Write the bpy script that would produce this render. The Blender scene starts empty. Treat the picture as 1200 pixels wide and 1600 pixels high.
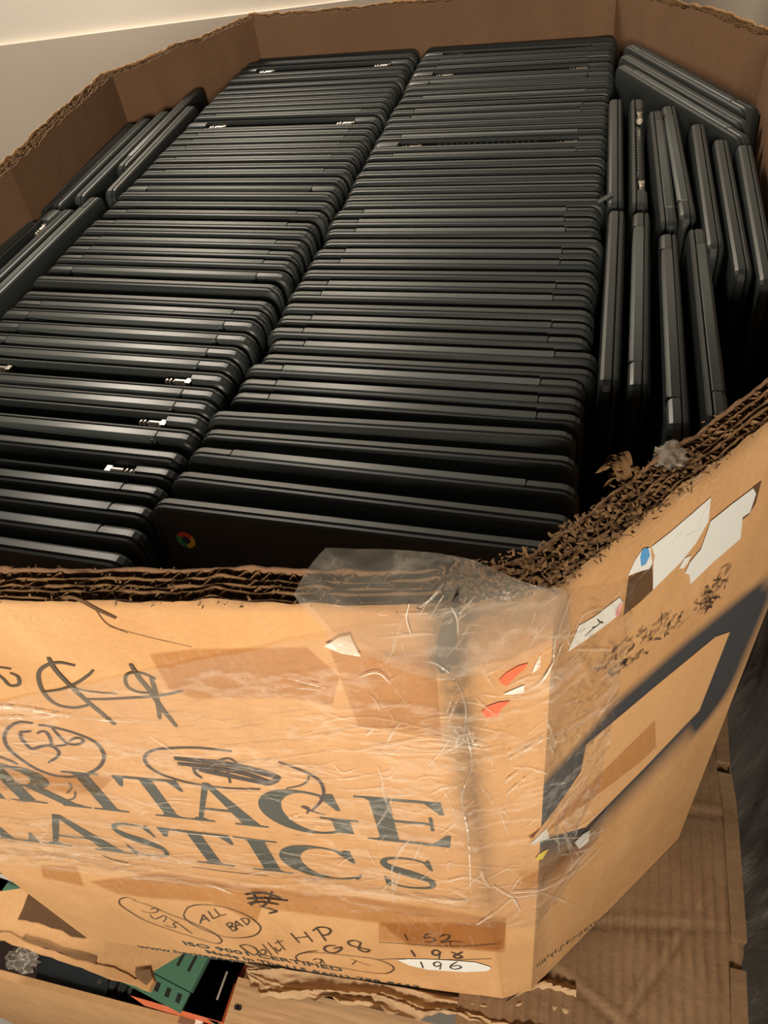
import bpy, bmesh, math, random
import numpy as np
from mathutils import Matrix, Vector
random.seed(7); rng = np.random.default_rng(7)
SC = bpy.context.scene; COL = SC.collection

# ---------------------------------------------------------------- camera
FPX = 1235.52
CR = np.array([[0.96797833, -0.08100933, 0.23760353], [0.22125900, 0.72243390, -0.65508299], [-0.11858501, 0.68667806, 0.71722440]])
CC = np.array([0.30047584, -0.32652193, 0.40438701])
cam = bpy.data.cameras.new('camera'); cam_o = bpy.data.objects.new('camera', cam); COL.objects.link(cam_o)
m4 = Matrix.Identity(4)
for i in range(3):
    for j in range(3): m4[i][j] = CR[i, j]
    m4[i][3] = CC[i]
cam_o.matrix_world = m4
cam.sensor_fit = 'VERTICAL'; cam.sensor_height = 36.0; cam.lens = FPX / 1600 * 36.0; cam.clip_start = 0.02
SC.camera = cam_o
# ---------------------------------------------------------------- light and exposure
w = bpy.data.worlds.new('world'); SC.world = w; w.use_nodes = True
w.node_tree.nodes['Background'].inputs[0].default_value = (1.0, 0.90, 0.76, 1); w.node_tree.nodes['Background'].inputs[1].default_value = 0.06
def area(name, loc, target, size, power, col):
    l = bpy.data.lights.new(name, 'AREA'); l.energy = power; l.size = size; l.color = col; l.shape = 'DISK'
    o = bpy.data.objects.new(name, l); COL.objects.link(o); o.location = loc
    o.rotation_euler = (Vector(target) - Vector(loc)).to_track_quat('-Z', 'Y').to_euler(); return o
area('work_lamp', (0.42, -1.55, 0.46), (0.15, 0.0, -0.25), 0.42, 44, (1.0, 0.86, 0.69))
area('left_fill', (-1.5, -1.4, -0.35), (-0.1, 0.0, -0.9), 0.6, 17, (1.0, 0.87, 0.70))  # added fill for the lower left, no lamp is seen there
area('ceiling_lamp', (-1.0, 1.62, 1.7), (-1.2, 1.95, -0.2), 0.6, 56, (1.0, 0.89, 0.76))
SC.view_settings.view_transform = 'Standard'; SC.view_settings.look = 'None'
SC.view_settings.gamma = 1.0; SC.view_settings.use_curve_mapping = False; SC.view_settings.exposure = 0.0

# ---------------------------------------------------------------- geometry of the view: a pixel becomes a point on a real surface
def ray(u, v): return CR @ np.array([(u - 600) / FPX, -(v - 800) / FPX, -1.0])
def on_z(u, v, z):
    d = ray(u, v); return CC + d * ((z - CC[2]) / d[2])
def on_plane(u, v, p, n):
    d = ray(u, v); return CC + d * (((np.array(p) - CC) @ np.array(n)) / (d @ np.array(n)))
def proj(X):
    d = (np.asarray(X, float) - CC) @ CR; return np.array([600 + FPX * d[0] / -d[2], 800 - FPX * d[1] / -d[2]])

# ---------------------------------------------------------------- materials
def new_mat(name):
    m = bpy.data.materials.new(name); m.use_nodes = True
    nt = m.node_tree; return m, nt, nt.nodes['Principled BSDF']
def simple(name, col, rough=0.6, metal=0.0, spec=0.5, var=0.0, alpha=None):
    m, nt, b = new_mat(name)
    b.inputs['Base Color'].default_value = (*col, 1); b.inputs['Roughness'].default_value = rough
    b.inputs['Metallic'].default_value = metal; b.inputs['Specular IOR Level'].default_value = spec
    if var:
        oi = nt.nodes.new('ShaderNodeObjectInfo'); hv = nt.nodes.new('ShaderNodeHueSaturation')
        mr = nt.nodes.new('ShaderNodeMapRange'); mr.inputs[3].default_value = 1 - var; mr.inputs[4].default_value = 1 + var
        nt.links.new(oi.outputs['Random'], mr.inputs[0]); nt.links.new(mr.outputs[0], hv.inputs['Value'])
        hv.inputs['Color'].default_value = (*col, 1); nt.links.new(hv.outputs[0], b.inputs['Base Color'])
    return m
def noise(nt, scale, detail=4, rough=0.6, stretch=None, coord='Object'):
    tc = nt.nodes.new('ShaderNodeTexCoord'); n = nt.nodes.new('ShaderNodeTexNoise')
    n.inputs['Scale'].default_value = scale; n.inputs['Detail'].default_value = detail; n.inputs['Roughness'].default_value = rough
    if stretch:
        mp = nt.nodes.new('ShaderNodeMapping'); mp.inputs['Scale'].default_value = stretch
        nt.links.new(tc.outputs[coord], mp.inputs[0]); nt.links.new(mp.outputs[0], n.inputs['Vector'])
    else: nt.links.new(tc.outputs[coord], n.inputs['Vector'])
    return n
def ramp(nt, src, stops):
    r = nt.nodes.new('ShaderNodeValToRGB'); e = r.color_ramp.elements
    while len(e) < len(stops): e.new(0.5)
    for k, (p, c) in enumerate(stops): e[k].position = p; e[k].color = (*c, 1) if len(c) == 3 else c
    nt.links.new(src, r.inputs[0]); return r
def mixc(nt, fac, a, b, mode='MIX'):
    x = nt.nodes.new('ShaderNodeMix'); x.data_type = 'RGBA'; x.blend_type = mode
    if isinstance(fac, float): x.inputs[0].default_value = fac
    else: nt.links.new(fac, x.inputs[0])
    for i, s in ((6, a), (7, b)):
        if isinstance(s, tuple): x.inputs[i].default_value = (*s, 1)
        else: nt.links.new(s, x.inputs[i])
    return x.outputs[2]
def cardboard(name, col, dark, paint=False, bump=0.12):
    m, nt, b = new_mat(name)
    n1 = noise(nt, 5, 5); n2 = noise(nt, 260, 3, 0.7); n3 = noise(nt, 26, 6, 0.65, (1, 1, 0.22))
    c = mixc(nt, ramp(nt, n1.outputs[0], [(0.36, (0, 0, 0)), (0.66, (0.6,) * 3)]).outputs[0], col, dark)
    c = mixc(nt, ramp(nt, n3.outputs[0], [(0.42, (0, 0, 0)), (0.72, (0.55,) * 3)]).outputs[0], c, dark)
    c = mixc(nt, 0.22, c, ramp(nt, n2.outputs[0], [(0.3, (0.35,) * 3), (0.7, (1.0,) * 3)]).outputs[0], 'MULTIPLY')
    n4 = noise(nt, 13, 7, 0.72); c = mixc(nt, ramp(nt, n4.outputs[0], [(0.44, (0, 0, 0)), (0.70, (0.45,) * 3)]).outputs[0], c, dark)
    if paint:
        at = nt.nodes.new('ShaderNodeAttribute'); at.attribute_name = 'spray'
        at2 = nt.nodes.new('ShaderNodeAttribute'); at2.attribute_name = 'grime'
        g = nt.nodes.new('ShaderNodeMath'); g.operation = 'MULTIPLY'
        gr = ramp(nt, noise(nt, 60, 6, 0.7).outputs[0], [(0.30, (0.35,) * 3), (0.56, (1,) * 3)])
        nt.links.new(at2.outputs['Fac'], g.inputs[0]); nt.links.new(gr.outputs[0], g.inputs[1])
        c = mixc(nt, g.outputs[0], c, (0.060, 0.046, 0.034))
        c = mixc(nt, at.outputs['Fac'], c, (0.026, 0.040, 0.056))
    nt.links.new(c, b.inputs['Base Color']); b.inputs['Roughness'].default_value = 0.75; b.inputs['Specular IOR Level'].default_value = 0.25
    bp = nt.nodes.new('ShaderNodeBump'); bp.inputs['Strength'].default_value = bump; bp.inputs['Distance'].default_value = 0.004
    nb = noise(nt, 40, 6, 0.7); nt.links.new(nb.outputs[0], bp.inputs['Height']); nt.links.new(bp.outputs[0], b.inputs['Normal'])
    return m
M = {}
M['card'] = cardboard('cardboard', (0.66, 0.395, 0.190), (0.50, 0.275, 0.118))
M['card_paint'] = cardboard('cardboard_printed', (0.66, 0.395, 0.190), (0.48, 0.262, 0.110), True)
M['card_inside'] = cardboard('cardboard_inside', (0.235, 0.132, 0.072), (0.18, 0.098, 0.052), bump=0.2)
M['card_bare'] = cardboard('cardboard_bare', (0.70, 0.42, 0.20), (0.63, 0.36, 0.165), bump=0.06)
M['card_edge'] = cardboard('cardboard_edge', (0.26, 0.150, 0.068), (0.15, 0.082, 0.036), bump=0.5)
M['card_dark'] = cardboard('cardboard_dark', (0.14, 0.075, 0.035), (0.09, 0.048, 0.022), bump=0.3)
M['kraft'] = cardboard('kraft_worn', (0.27, 0.170, 0.095), (0.16, 0.095, 0.050), bump=0.5)
M['shell'] = simple('laptop_shell', (0.0315, 0.0375, 0.036), 0.40, 0, 0.5, 0.30)
M['lid'] = simple('laptop_lid', (0.024, 0.0285, 0.0275), 0.46, 0, 0.45, 0.30)
M['cover'] = simple('hinge_cover_plastic', (0.070, 0.082, 0.079), 0.36, 0, 0.5, 0.40)
M['black'] = simple('black_plastic', (0.012, 0.012, 0.012), 0.5)
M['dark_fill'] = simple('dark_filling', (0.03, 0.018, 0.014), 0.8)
M['slot'] = simple('slot_dark', (0.008, 0.008, 0.008), 0.8)
M['steel'] = simple('bare_steel', (0.50, 0.46, 0.39), 0.34, 1.0)
M['ink'] = simple('print_ink', (0.040, 0.055, 0.055), 0.6)
M['marker'] = simple('marker_ink', (0.035, 0.024, 0.030), 0.45)
M['marker_grey'] = simple('marker_faded', (0.085, 0.068, 0.048), 0.55)
M['pen'] = simple('pen_ink', (0.050, 0.033, 0.030), 0.5)
M['paper'] = simple('white_paper', (0.72, 0.74, 0.72), 0.6)
M['orange_tag'] = simple('orange_sticker', (0.95, 0.14, 0.055), 0.5)
M['pink'] = simple('pink_sticker', (0.85, 0.40, 0.42), 0.5)
M['blue'] = simple('blue_print', (0.10, 0.33, 0.65), 0.5)
M['yellow'] = simple('yellow_sticker', (0.80, 0.66, 0.07), 0.5)
M['steel_green'] = simple('green_steel', (0.075, 0.19, 0.125), 0.45)
M['steel_orange'] = simple('orange_steel', (0.78, 0.15, 0.045), 0.45)
M['white_trim'] = simple('white_painted', (0.75, 0.72, 0.66), 0.5)
def film(name, tint, haze, lines, stretch, scale, gl=0.05, rough=0.12, hazecol=(0.85, 0.80, 0.72), bump=0.4, dist=0.01, lim=0.6):
    m = bpy.data.materials.new(name); m.use_nodes = True; nt = m.node_tree; nt.nodes.clear()
    out = nt.nodes.new('ShaderNodeOutputMaterial'); tr = nt.nodes.new('ShaderNodeBsdfTransparent'); tr.inputs[0].default_value = (*tint, 1)
    gs = nt.nodes.new('ShaderNodeBsdfGlossy'); gs.inputs['Roughness'].default_value = rough
    df = nt.nodes.new('ShaderNodeBsdfDiffuse'); df.inputs[0].default_value = (*hazecol, 1)
    nz = noise(nt, scale, 6, 0.6, stretch); nz2 = noise(nt, scale * 0.35, 5, 0.6)
    bp = nt.nodes.new('ShaderNodeBump'); bp.inputs['Strength'].default_value = bump; bp.inputs['Distance'].default_value = dist
    nt.links.new(nz.outputs[0], bp.inputs['Height'])
    lw = nt.nodes.new('ShaderNodeLayerWeight'); lw.inputs[0].default_value = gl
    nt.links.new(bp.outputs[0], gs.inputs['Normal']); nt.links.new(bp.outputs[0], lw.inputs['Normal'])
    mx = nt.nodes.new('ShaderNodeMixShader'); mx2 = nt.nodes.new('ShaderNodeMixShader')
    ln = ramp(nt, nz.outputs[0], [(0.475, (0, 0, 0)), (0.5, (lines,) * 3), (0.525, (0, 0, 0))])
    hz = ramp(nt, nz2.outputs[0], [(0.40, (haze * 0.15,) * 3), (0.68, (haze,) * 3)])
    ad = nt.nodes.new('ShaderNodeMath'); ad.operation = 'ADD'; ad.use_clamp = True; nt.links.new(ln.outputs[0], ad.inputs[0]); nt.links.new(hz.outputs[0], ad.inputs[1])
    nt.links.new(ad.outputs[0], mx.inputs[0]); nt.links.new(tr.outputs[0], mx.inputs[1]); nt.links.new(df.outputs[0], mx.inputs[2])
    fm = nt.nodes.new('ShaderNodeMath'); fm.operation = 'MULTIPLY'; fm.inputs[1].default_value = lim; nt.links.new(lw.outputs['Fresnel'], fm.inputs[0])
    nt.links.new(fm.outputs[0], mx2.inputs[0]); nt.links.new(mx.outputs[0], mx2.inputs[1]); nt.links.new(gs.outputs[0], mx2.inputs[2])
    nt.links.new(mx2.outputs[0], out.inputs[0]); return m
M['wrap'] = film('stretch_film', (0.96, 0.945, 0.92), 0.10, 0.12, (1, 1, 2.4), 5, 0.16, 0.14, bump=0.4, lim=0.30)
M['flap'] = film('clear_film_flap', (0.90, 0.87, 0.82), 0.24, 0.12, (1, 1, 1), 8, 0.12, hazecol=(0.58, 0.52, 0.44))
M['tape'] = film('clear_tape', (0.86, 0.78, 0.68), 0.02, 0.06, (5, 5, 1), 12, 0.04, bump=0.2, lim=0.3)
M['pale_haze'] = film('pale_haze_film', (0.95, 0.93, 0.9), 0.75, 0.8, (1, 1, 1), 12, 0.1)
M['bag'] = film('clear_bag', (0.9, 0.9, 0.9), 0.5, 0.6, (1, 1, 1), 40, 0.3)

# ---------------------------------------------------------------- object helpers
def obj(name, verts, faces, mat, parent=None, smooth=None, mats=None, fmat=None):
    me = bpy.data.meshes.new(name); me.from_pydata([tuple(map(float, v)) for v in verts], [], faces)
    for x in (mats or [mat]): me.materials.append(x)
    if fmat is not None: me.polygons.foreach_set('material_index', fmat)
    if smooth is not None:
        me.polygons.foreach_set('use_smooth', [True] * len(me.polygons)); me.set_sharp_from_angle(angle=math.radians(smooth))
    me.update(); o = bpy.data.objects.new(name, me); COL.objects.link(o)
    if parent: o.parent = parent
    return o
def empty(name, label, cat, loc=(0, 0, 0), rz=0.0, group=None):
    o = bpy.data.objects.new(name, None); COL.objects.link(o); o.location = loc; o.rotation_euler = (0, 0, rz)
    o.empty_display_size = 0.02; o['label'] = label; o['category'] = cat
    if group: o['group'] = group
    return o
def local(o, parent):
    o.parent = parent; o.matrix_parent_inverse = Matrix.LocRotScale(parent.location, parent.rotation_euler, None).inverted(); return o
class MB:
    def __init__(s): s.v = []; s.f = []; s.m = []
    def add(s, vs, fs, mi=0):
        n = len(s.v); s.v += [tuple(map(float, v)) for v in vs]; s.f += [tuple(i + n for i in f) for f in fs]; s.m += [mi] * len(fs)
    def box(s, lo, hi, mi=0, mat=None):
        x0, y0, z0 = lo; x1, y1, z1 = hi
        vs = [(x0, y0, z0), (x1, y0, z0), (x1, y1, z0), (x0, y1, z0), (x0, y0, z1), (x1, y0, z1), (x1, y1, z1), (x0, y1, z1)]
        if mat is not None: vs = [tuple(mat @ Vector(v)) for v in vs]
        s.add(vs, [(0, 3, 2, 1), (4, 5, 6, 7), (0, 1, 5, 4), (1, 2, 6, 5), (2, 3, 7, 6), (3, 0, 4, 7)], mi)
    def prism(s, top, bot, mi=0):
        n = len(top); s.add(list(top) + list(bot), [tuple(range(n)), tuple(range(2 * n - 1, n - 1, -1))] + [(i, n + i, n + (i + 1) % n, (i + 1) % n) for i in range(n)], mi)
    def cyl(s, a, b, r, n=12, mi=0):
        a = Vector(a); b = Vector(b); q = (b - a).to_track_quat('Z', 'Y'); L = (b - a).length
        vs = [a + q @ Vector((r * math.cos(2 * math.pi * i / n), r * math.sin(2 * math.pi * i / n), z)) for z in (0, L) for i in range(n)]
        s.add(vs, [tuple(range(n - 1, -1, -1)), tuple(range(n, 2 * n))] + [(i, (i + 1) % n, n + (i + 1) % n, n + i) for i in range(n)], mi)
    def build(s, name, mat, parent=None, smooth=None, mats=None):
        return obj(name, s.v, s.f, mat, parent, smooth, mats, s.m if mats else None)

# ---------------------------------------------------------------- the room
FLOOR = -1.92
b = MB(); b.box((-4, -4, FLOOR - 0.05), (4, 4, FLOOR))
mf, nt, bs = new_mat('concrete'); c = mixc(nt, noise(nt, 3, 7, 0.7).outputs[0], (0.42, 0.41, 0.38), (0.30, 0.295, 0.275)); nt.links.new(c, bs.inputs['Base Color']); bs.inputs['Roughness'].default_value = 0.55
fl = b.build('floor', mf); fl['kind'] = 'structure'; fl['label'] = 'grey concrete warehouse floor'
mw, nt, bs = new_mat('wall_paint'); c = mixc(nt, noise(nt, 2.5, 5, 0.6).outputs[0], (0.66, 0.585, 0.49), (0.60, 0.53, 0.44)); nt.links.new(c, bs.inputs['Base Color']); bs.inputs['Roughness'].default_value = 0.6
mw2, nt, bs = new_mat('wall_paint_cream'); c = mixc(nt, noise(nt, 2.5, 5, 0.6).outputs[0], (0.90, 0.85, 0.75), (0.86, 0.81, 0.70)); nt.links.new(c, bs.inputs['Base Color']); bs.inputs['Roughness'].default_value = 0.6
b = MB(); b.box((-4, 2.0, FLOOR), (4, 2.08, 2.6)); wl = b.build('wall_back', mw2); wl['kind'] = 'structure'; wl['label'] = 'cream painted warehouse wall behind the box'
b = MB(); b.prism([(-4, 1.985, -0.31), (4, 1.985, 0.04), (4, 2.0, 0.04), (-4, 2.0, -0.31)], [(-4, 1.985, FLOOR), (4, 1.985, FLOOR), (4, 2.0, FLOOR), (-4, 2.0, FLOOR)])
tr_ = b.build('wall_low_1', mw); tr_['kind'] = 'structure'; tr_['label'] = 'beige lower part of the wall'  # slab with a slanted top gives the lower wall a darker tone

# ---------------------------------------------------------------- laptops
LX, LH = 0.298, 0.208
TB, TL = 0.0109, 0.0069                      # base and lid thickness
def rrect(hx, z0, z1, r, n=5, notch=None):
    pts = []
    for cx, cz, a0 in ((hx - r, z1 - r, 0), (-hx + r, z1 - r, 90), (-hx + r, z0 + r, 180), (hx - r, z0 + r, 270)):
        for k in range(n):
            a = math.radians(a0 + 90 * k / (n - 1)); pts.append((cx + r * math.cos(a), cz + r * math.sin(a)))
        if notch and a0 == 0: pts += [(notch[0], z1), (notch[0], z1 - notch[1]), (-notch[0], z1 - notch[1]), (-notch[0], z1)]
    return pts
def slab(out, rings):
    n = len(out); P = np.array(out); nm = []
    for i in range(n):
        a = P[i] - P[i - 1]; c = P[(i + 1) % n] - P[i]
        na = np.array([a[1], -a[0]]) / (np.linalg.norm(a) + 1e-9); nc = np.array([c[1], -c[0]]) / (np.linalg.norm(c) + 1e-9)
        s = na + nc; s = s / (s @ s) * 2; nm.append(s)
    nm = np.array(nm); vs = []; fs = []
    for y, ins in rings:
        Q = P - nm * ins
        vs += [(q[0], y, q[1]) for q in Q]
    R = len(rings)
    for r in range(R - 1):
        for i in range(n): fs.append((r * n + i, r * n + (i + 1) % n, (r + 1) * n + (i + 1) % n, (r + 1) * n + i))
    fs.append(tuple(range(n - 1, -1, -1))); fs.append(tuple(range((R - 1) * n, R * n)))
    return vs, fs
def mesh_only(name, vs, fs, mat, smooth=18):
    me = bpy.data.meshes.new(name); me.from_pydata(vs, [], fs); me.materials.append(mat)
    me.polygons.foreach_set('use_smooth', [True] * len(me.polygons)); me.set_sharp_from_angle(angle=math.radians(smooth))
    bm = bmesh.new(); bm.from_mesh(me); bmesh.ops.recalc_face_normals(bm, faces=bm.faces); bm.to_mesh(me); bm.free(); me.update(); return me
# the lid is on the -y side (towards y = -), the base on the +y side; hinge (or front lip) edge at the top, z = LH; origin at the bottom
full = rrect(LX / 2, 0, LH, 0.013); lid_out = rrect(LX / 2 - 0.0005, 0.0005, LH, 0.013)
y0 = -(TB + TL) / 2
ME = {}
ME['lid'] = mesh_only('lid', *slab(lid_out, [(y0, 0.0095), (y0 + 0.0020, 0.0022), (y0 + 0.0034, 0.0005), (y0 + TL - 0.0014, 0), (y0 + TL - 0.0004, 0.0012)]), M['lid'])
yb = y0 + TL
ME['base'] = mesh_only('base', *slab(full, [(yb + 0.0004, 0.0012), (yb + 0.0014, 0), (yb + TB - 0.0040, 0.0003), (yb + TB - 0.0014, 0.0020), (yb + TB, 0.0060)]), M['shell'])
nout = rrect(LX / 2, 0, LH, 0.013, notch=(0.1125, 0.013))
ME['base_notched'] = mesh_only('base_notched', *slab(nout, [(yb + 0.0004, 0.0010), (yb + 0.0014, 0), (yb + TB - 0.0040, 0.0003), (yb + TB - 0.0014, 0.0016), (yb + TB, 0.0034)]), M['shell'])
cov = rrect(0.1119, LH - 0.0125, LH + 0.0002, 0.0008, 3)
ME['cover'] = mesh_only('hinge_cover', *slab(cov, [(yb + 0.0002, 0.0008), (yb + 0.0010, 0), (yb + TB - 0.0034, 0), (yb + TB - 0.0014, 0.0014), (yb + TB - 0.0002, 0.0028)]), M['cover'], 30)
h = MB()
zc = LH - 0.0075; yc = yb + TB / 2
h.cyl((-0.010, yc, zc), (0.002, yc, zc), 0.0038, 12); h.cyl((0.002, yc, zc), (0.012, yc, zc), 0.0022, 10); h.cyl((0.005, yc, zc), (0.0065, yc, zc), 0.0040, 12); h.cyl((0.009, yc, zc), (0.0105, yc, zc), 0.0036, 12)
h.box((-0.014, yc - 0.0035, LH - 0.0135), (-0.009, yc + 0.003, LH - 0.004))
ME['hinge'] = mesh_only('metal_hinge', h.v, h.f, M['steel'], 40)
k = MB()
for i in range(17): k.box((-0.062 + i * 0.0075, yb + 0.0012, LH - 0.012), (-0.0585 + i * 0.0075, yb + 0.0032, LH - 0.004))
ME['clips'] = mesh_only('latch_clip', k.v, k.f, M['cover'], 40)
ORD = ['', 'first', 'second', 'third', 'fourth', 'fifth', 'sixth', 'seventh', 'eighth', 'ninth', 'tenth', 'eleventh', 'twelfth', 'thirteenth', 'fourteenth', 'fifteenth', 'sixteenth', 'seventeenth', 'eighteenth', 'nineteenth', 'twentieth']
TENS = {20: 'twenty', 30: 'thirty', 40: 'forty', 50: 'fifty'}
def ordinal(n):
    if n <= 20: return ORD[n]
    t, u = n // 10 * 10, n % 10
    return {30: 'thirtieth', 40: 'fortieth', 50: 'fiftieth'}[t] if u == 0 else TENS[t] + '-' + ORD[u]
PROTO = {}
def part(name, me, parent):
    o = bpy.data.objects.new(name, me); COL.objects.link(o); o.parent = parent; return o
def laptop(kind, x, y, ztop, yaw, label, group, tilt=0.0, flip=False, roll=0.0):
    r = bpy.data.objects.new('laptop', None); COL.objects.link(r); r.empty_display_size = 0.02
    r['label'] = label; r['category'] = 'laptop'; r['group'] = group
    r.rotation_mode = 'XYZ'; rz = yaw + (math.pi if flip else 0)
    r.rotation_euler = ((-tilt if flip else tilt), (-roll if flip else roll), rz)
    top = Matrix.Rotation(rz, 3, 'Z') @ (Matrix.Rotation(r.rotation_euler[1], 3, 'Y') @ (Matrix.Rotation(r.rotation_euler[0], 3, 'X') @ Vector((0, 0, LH))))
    r.location = Vector((x, y, ztop)) - top
    part('lid', ME['lid'], r)
    if kind == 'B': part('base', ME['base'], r)
    else:
        ba = part('base', ME['base_notched'], r)
        if kind == 'A': part('hinge_cover', ME['cover'], r)
        else:
            for sx in (-1, 1):
                hg = part('metal_hinge', ME['hinge'], r); hg.location = (sx * 0.097, 0, 0); hg['label'] = 'bare bright metal hinge'
                if sx > 0: hg.rotation_euler = (0, 0, 0)
            if kind == 'D': part('latch_clip', ME['clips'], r)
    return r
DESC = {'A': 'dark grey laptop standing hinge bar up', 'B': 'dark grey laptop standing front lips up', 'C': 'dark grey laptop with bare metal hinges', 'D': 'dark grey laptop with exposed hinges and clips'}
def solve_y(xw, v, z):
    lo, hi = -0.3, 1.5
    for _ in range(40):
        mid = (lo + hi) / 2
        if proj((xw, mid, z))[1] > v: lo = mid
        else: hi = mid
    return lo
TH = TB + TL
# right long row: (image height of the far edge at the right end, kind, flipped)
RIGHT = [(48, 'C', 1), (55.5, 'B'), (64, 'C', 1), (71.3, 'B'), (78.5, 'A'), (88, 'A'), (96.5, 'C', 1), (103.7, 'B'), (111, 'A', 1), (118.5, 'B'), (127.5, 'B'), (137, 'A'), (148, 'B'), (159, 'A'), (169.5, 'A'), (179.3, 'B'), (189.5, 'B'), (199, 'A'), (208.5, 'D', 1), (218.5, 'B'),
  (230, 'A'), (244.2, 'B'), (258, 'B'), (271, 'B'), (284, 'B'), (296.5, 'B'), (308.5, 'B'), (322, 'A'), (338.5, 'A'), (353.5, 'A'), (370, 'B'), (387.5, 'A'), (404.5, 'A'), (423.5, 'B'), (442, 'A'), (460, 'A'), (482, 'B'), (501, 'A'), (524, 'A'), (546, 'A'), (569, 'B'), (590, 'A'), (615, 'A'), (641.5, 'A')]
XO = {'40': 0.006, '41': 0.005}
prev = 9
n = 0
for t in RIGHT:
    v, kd = t[0], t[1]; fl_ = len(t) > 2; n += 1
    dx = {40: 0.007, 41: 0.006, 31: 0.004, 27: 0.003}.get(n, random.uniform(-0.0015, 0.0015))
    y = solve_y(0.27, v, 0.0); y = min(y, prev - TH - 0.0003); prev = y
    yaw = math.radians(-1.6 * max(0, min(1, (0.36 - y) / 0.2)))
    laptop(kd, 0.1515 + dx, y - TH / 2 + 0.12 * yaw * -1 * 0 + 0.0, random.uniform(-0.0008, 0.0012) + 0.004 * max(0, (0.4 - y) / 0.4), yaw, f'{DESC[kd]}, {ordinal(n)} from the back in right long row', 'laptops in the right long row', flip=fl_)
# the five nearest of the right row, fanned out and leaning: left end, right end, kind, height, tilt
for (a, c_, kd, z, tl) in (((327, 635), (905, 668), 'B', 0.010, 5), ((320, 663), (905, 707), 'B', 0.010, 6), ((296, 690), (912, 752), 'A', 0.016, 7), ((272, 727), (905, 799), 'B', 0.018, 8), ((243, 768), (890, 842), 'B', 0.018, 9)):
    n += 1; A = on_z(*a, z); B = on_z(*c_, z); yaw = math.atan2(B[1] - A[1], B[0] - A[0])
    cx, cy = (A[0] + B[0]) / 2, (A[1] + B[1]) / 2
    last = laptop(kd, cx, cy - TH / 2, z, yaw, f'{DESC[kd]}, {ordinal(n)} from the back in right long row', 'laptops in the right long row', tilt=math.radians(-tl))
last['label'] = 'nearest laptop of the right long row, round coloured logo on its lid'
# logo and faint word on the lid of the nearest one
lg = MB(); yl = y0 - 0.0004
def disc(mb, cx, cz, r0, r1, a0, a1, mi, y):
    N = max(3, int((a1 - a0) / 10)); vs = []
    for i in range(N + 1):
        a = math.radians(a0 + (a1 - a0) * i / N); vs += [(cx + r0 * math.cos(a), y, cz + r0 * math.sin(a)), (cx + r1 * math.cos(a), y, cz + r1 * math.sin(a))]
    mb.add(vs, [(2 * i, 2 * i + 2, 2 * i + 3, 2 * i + 1) for i in range(N)], mi)
lcx, lcz = -LX / 2 + 0.027, LH - 0.026
for mi, a0 in ((0, 30), (1, 150), (2, 270)): disc(lg, lcx, lcz, 0.0034, 0.0075, a0, a0 + 120, mi, yl)
disc(lg, lcx, lcz, 0.0, 0.0028, 0, 360, 3, yl)
lo_ = lg.build('round_logo', None, last, mats=[simple('logo_red', (0.75, 0.10, 0.06), .5), simple('logo_green', (0.06, 0.40, 0.14), .5), simple('logo_yellow', (0.80, 0.55, 0.05), .5), simple('logo_blue', (0.03, 0.06, 0.12), .5)])
lo_['label'] = 'round red, green and yellow logo'
tc = bpy.data.curves.new('lid_word', 'FONT'); tc.body = 'chromebook'; tc.size = 0.010; to = bpy.data.objects.new('lid_word', tc)
COL.objects.link(to); dg = bpy.context.evaluated_depsgraph_get(); me = bpy.data.meshes.new_from_object(to.evaluated_get(dg)); bpy.data.objects.remove(to)
wd = bpy.data.objects.new('lid_word', me); COL.objects.link(wd); wd.parent = last; wd.rotation_euler = (math.pi / 2, 0, 0); wd.location = (lcx + 0.014, yl, lcz - 0.003)
me.materials.clear(); me.materials.append(simple('lid_word_grey', (0.05, 0.05, 0.05), 0.4))
# left long row
LEFT = [(75, 'B'), (82, 'B'), (91.5, 'C', 1), (100.5, 'B'), (108.5, 'B'), (118.5, 'B'), (128, 'B'), (136, 'B'), (143.5, 'B'), (151, 'B'), (159.5, 'B'), (168.7, 'A'), (180, 'C', 1), (190.5, 'A'), (201, 'A'), (211, 'A'), (220.5, 'A'), (229.5, 'B'), (239, 'A'), (250, 'B'), (260.5, 'A'), (274, 'B'), (286, 'A', 1), (298.5, 'B'), (312.5, 'B'),
  (328, 'A'), (345, 'A'), (359, 'B'), (373.5, 'A'), (389, 'A'), (404, 'A'), (420, 'A', 1), (442, 'B'), (466, 'B'), (480, 'A'), (496, 'A', 1), (518, 'A', 1), (538.5, 'A', 1), (559, 'A', 1), (580, 'C', 1), (601.5, 'A', 1), (623, 'A', 1), (644.5, 'C', 1), (668, 'A', 1), (702, 'B'), (726, 'C'), (755, 'A'), (787, 'A'), (821, 'A'), (860, 'B')]
prev = 9
for n, t in enumerate(LEFT, 1):
    v, kd = t[0], t[1]; fl_ = len(t) > 2
    y = solve_y(-0.02, v, 0.0); y = min(y, prev - TH - 0.0003); prev = y
    yaw = math.radians(-2.3 * max(0, min(1, (0.95 - y) / 0.45)))
    xo = random.uniform(-0.0015, 0.0015) + (-0.004 if y < 0.5 else 0)
    laptop(kd, -0.1525 + xo, y - TH / 2 - 0.13 * yaw, random.uniform(-0.0008, 0.0012), yaw, f'{DESC[kd]}, {ordinal(n)} from the back in left long row', 'laptops in the left long row', flip=fl_)
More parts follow.
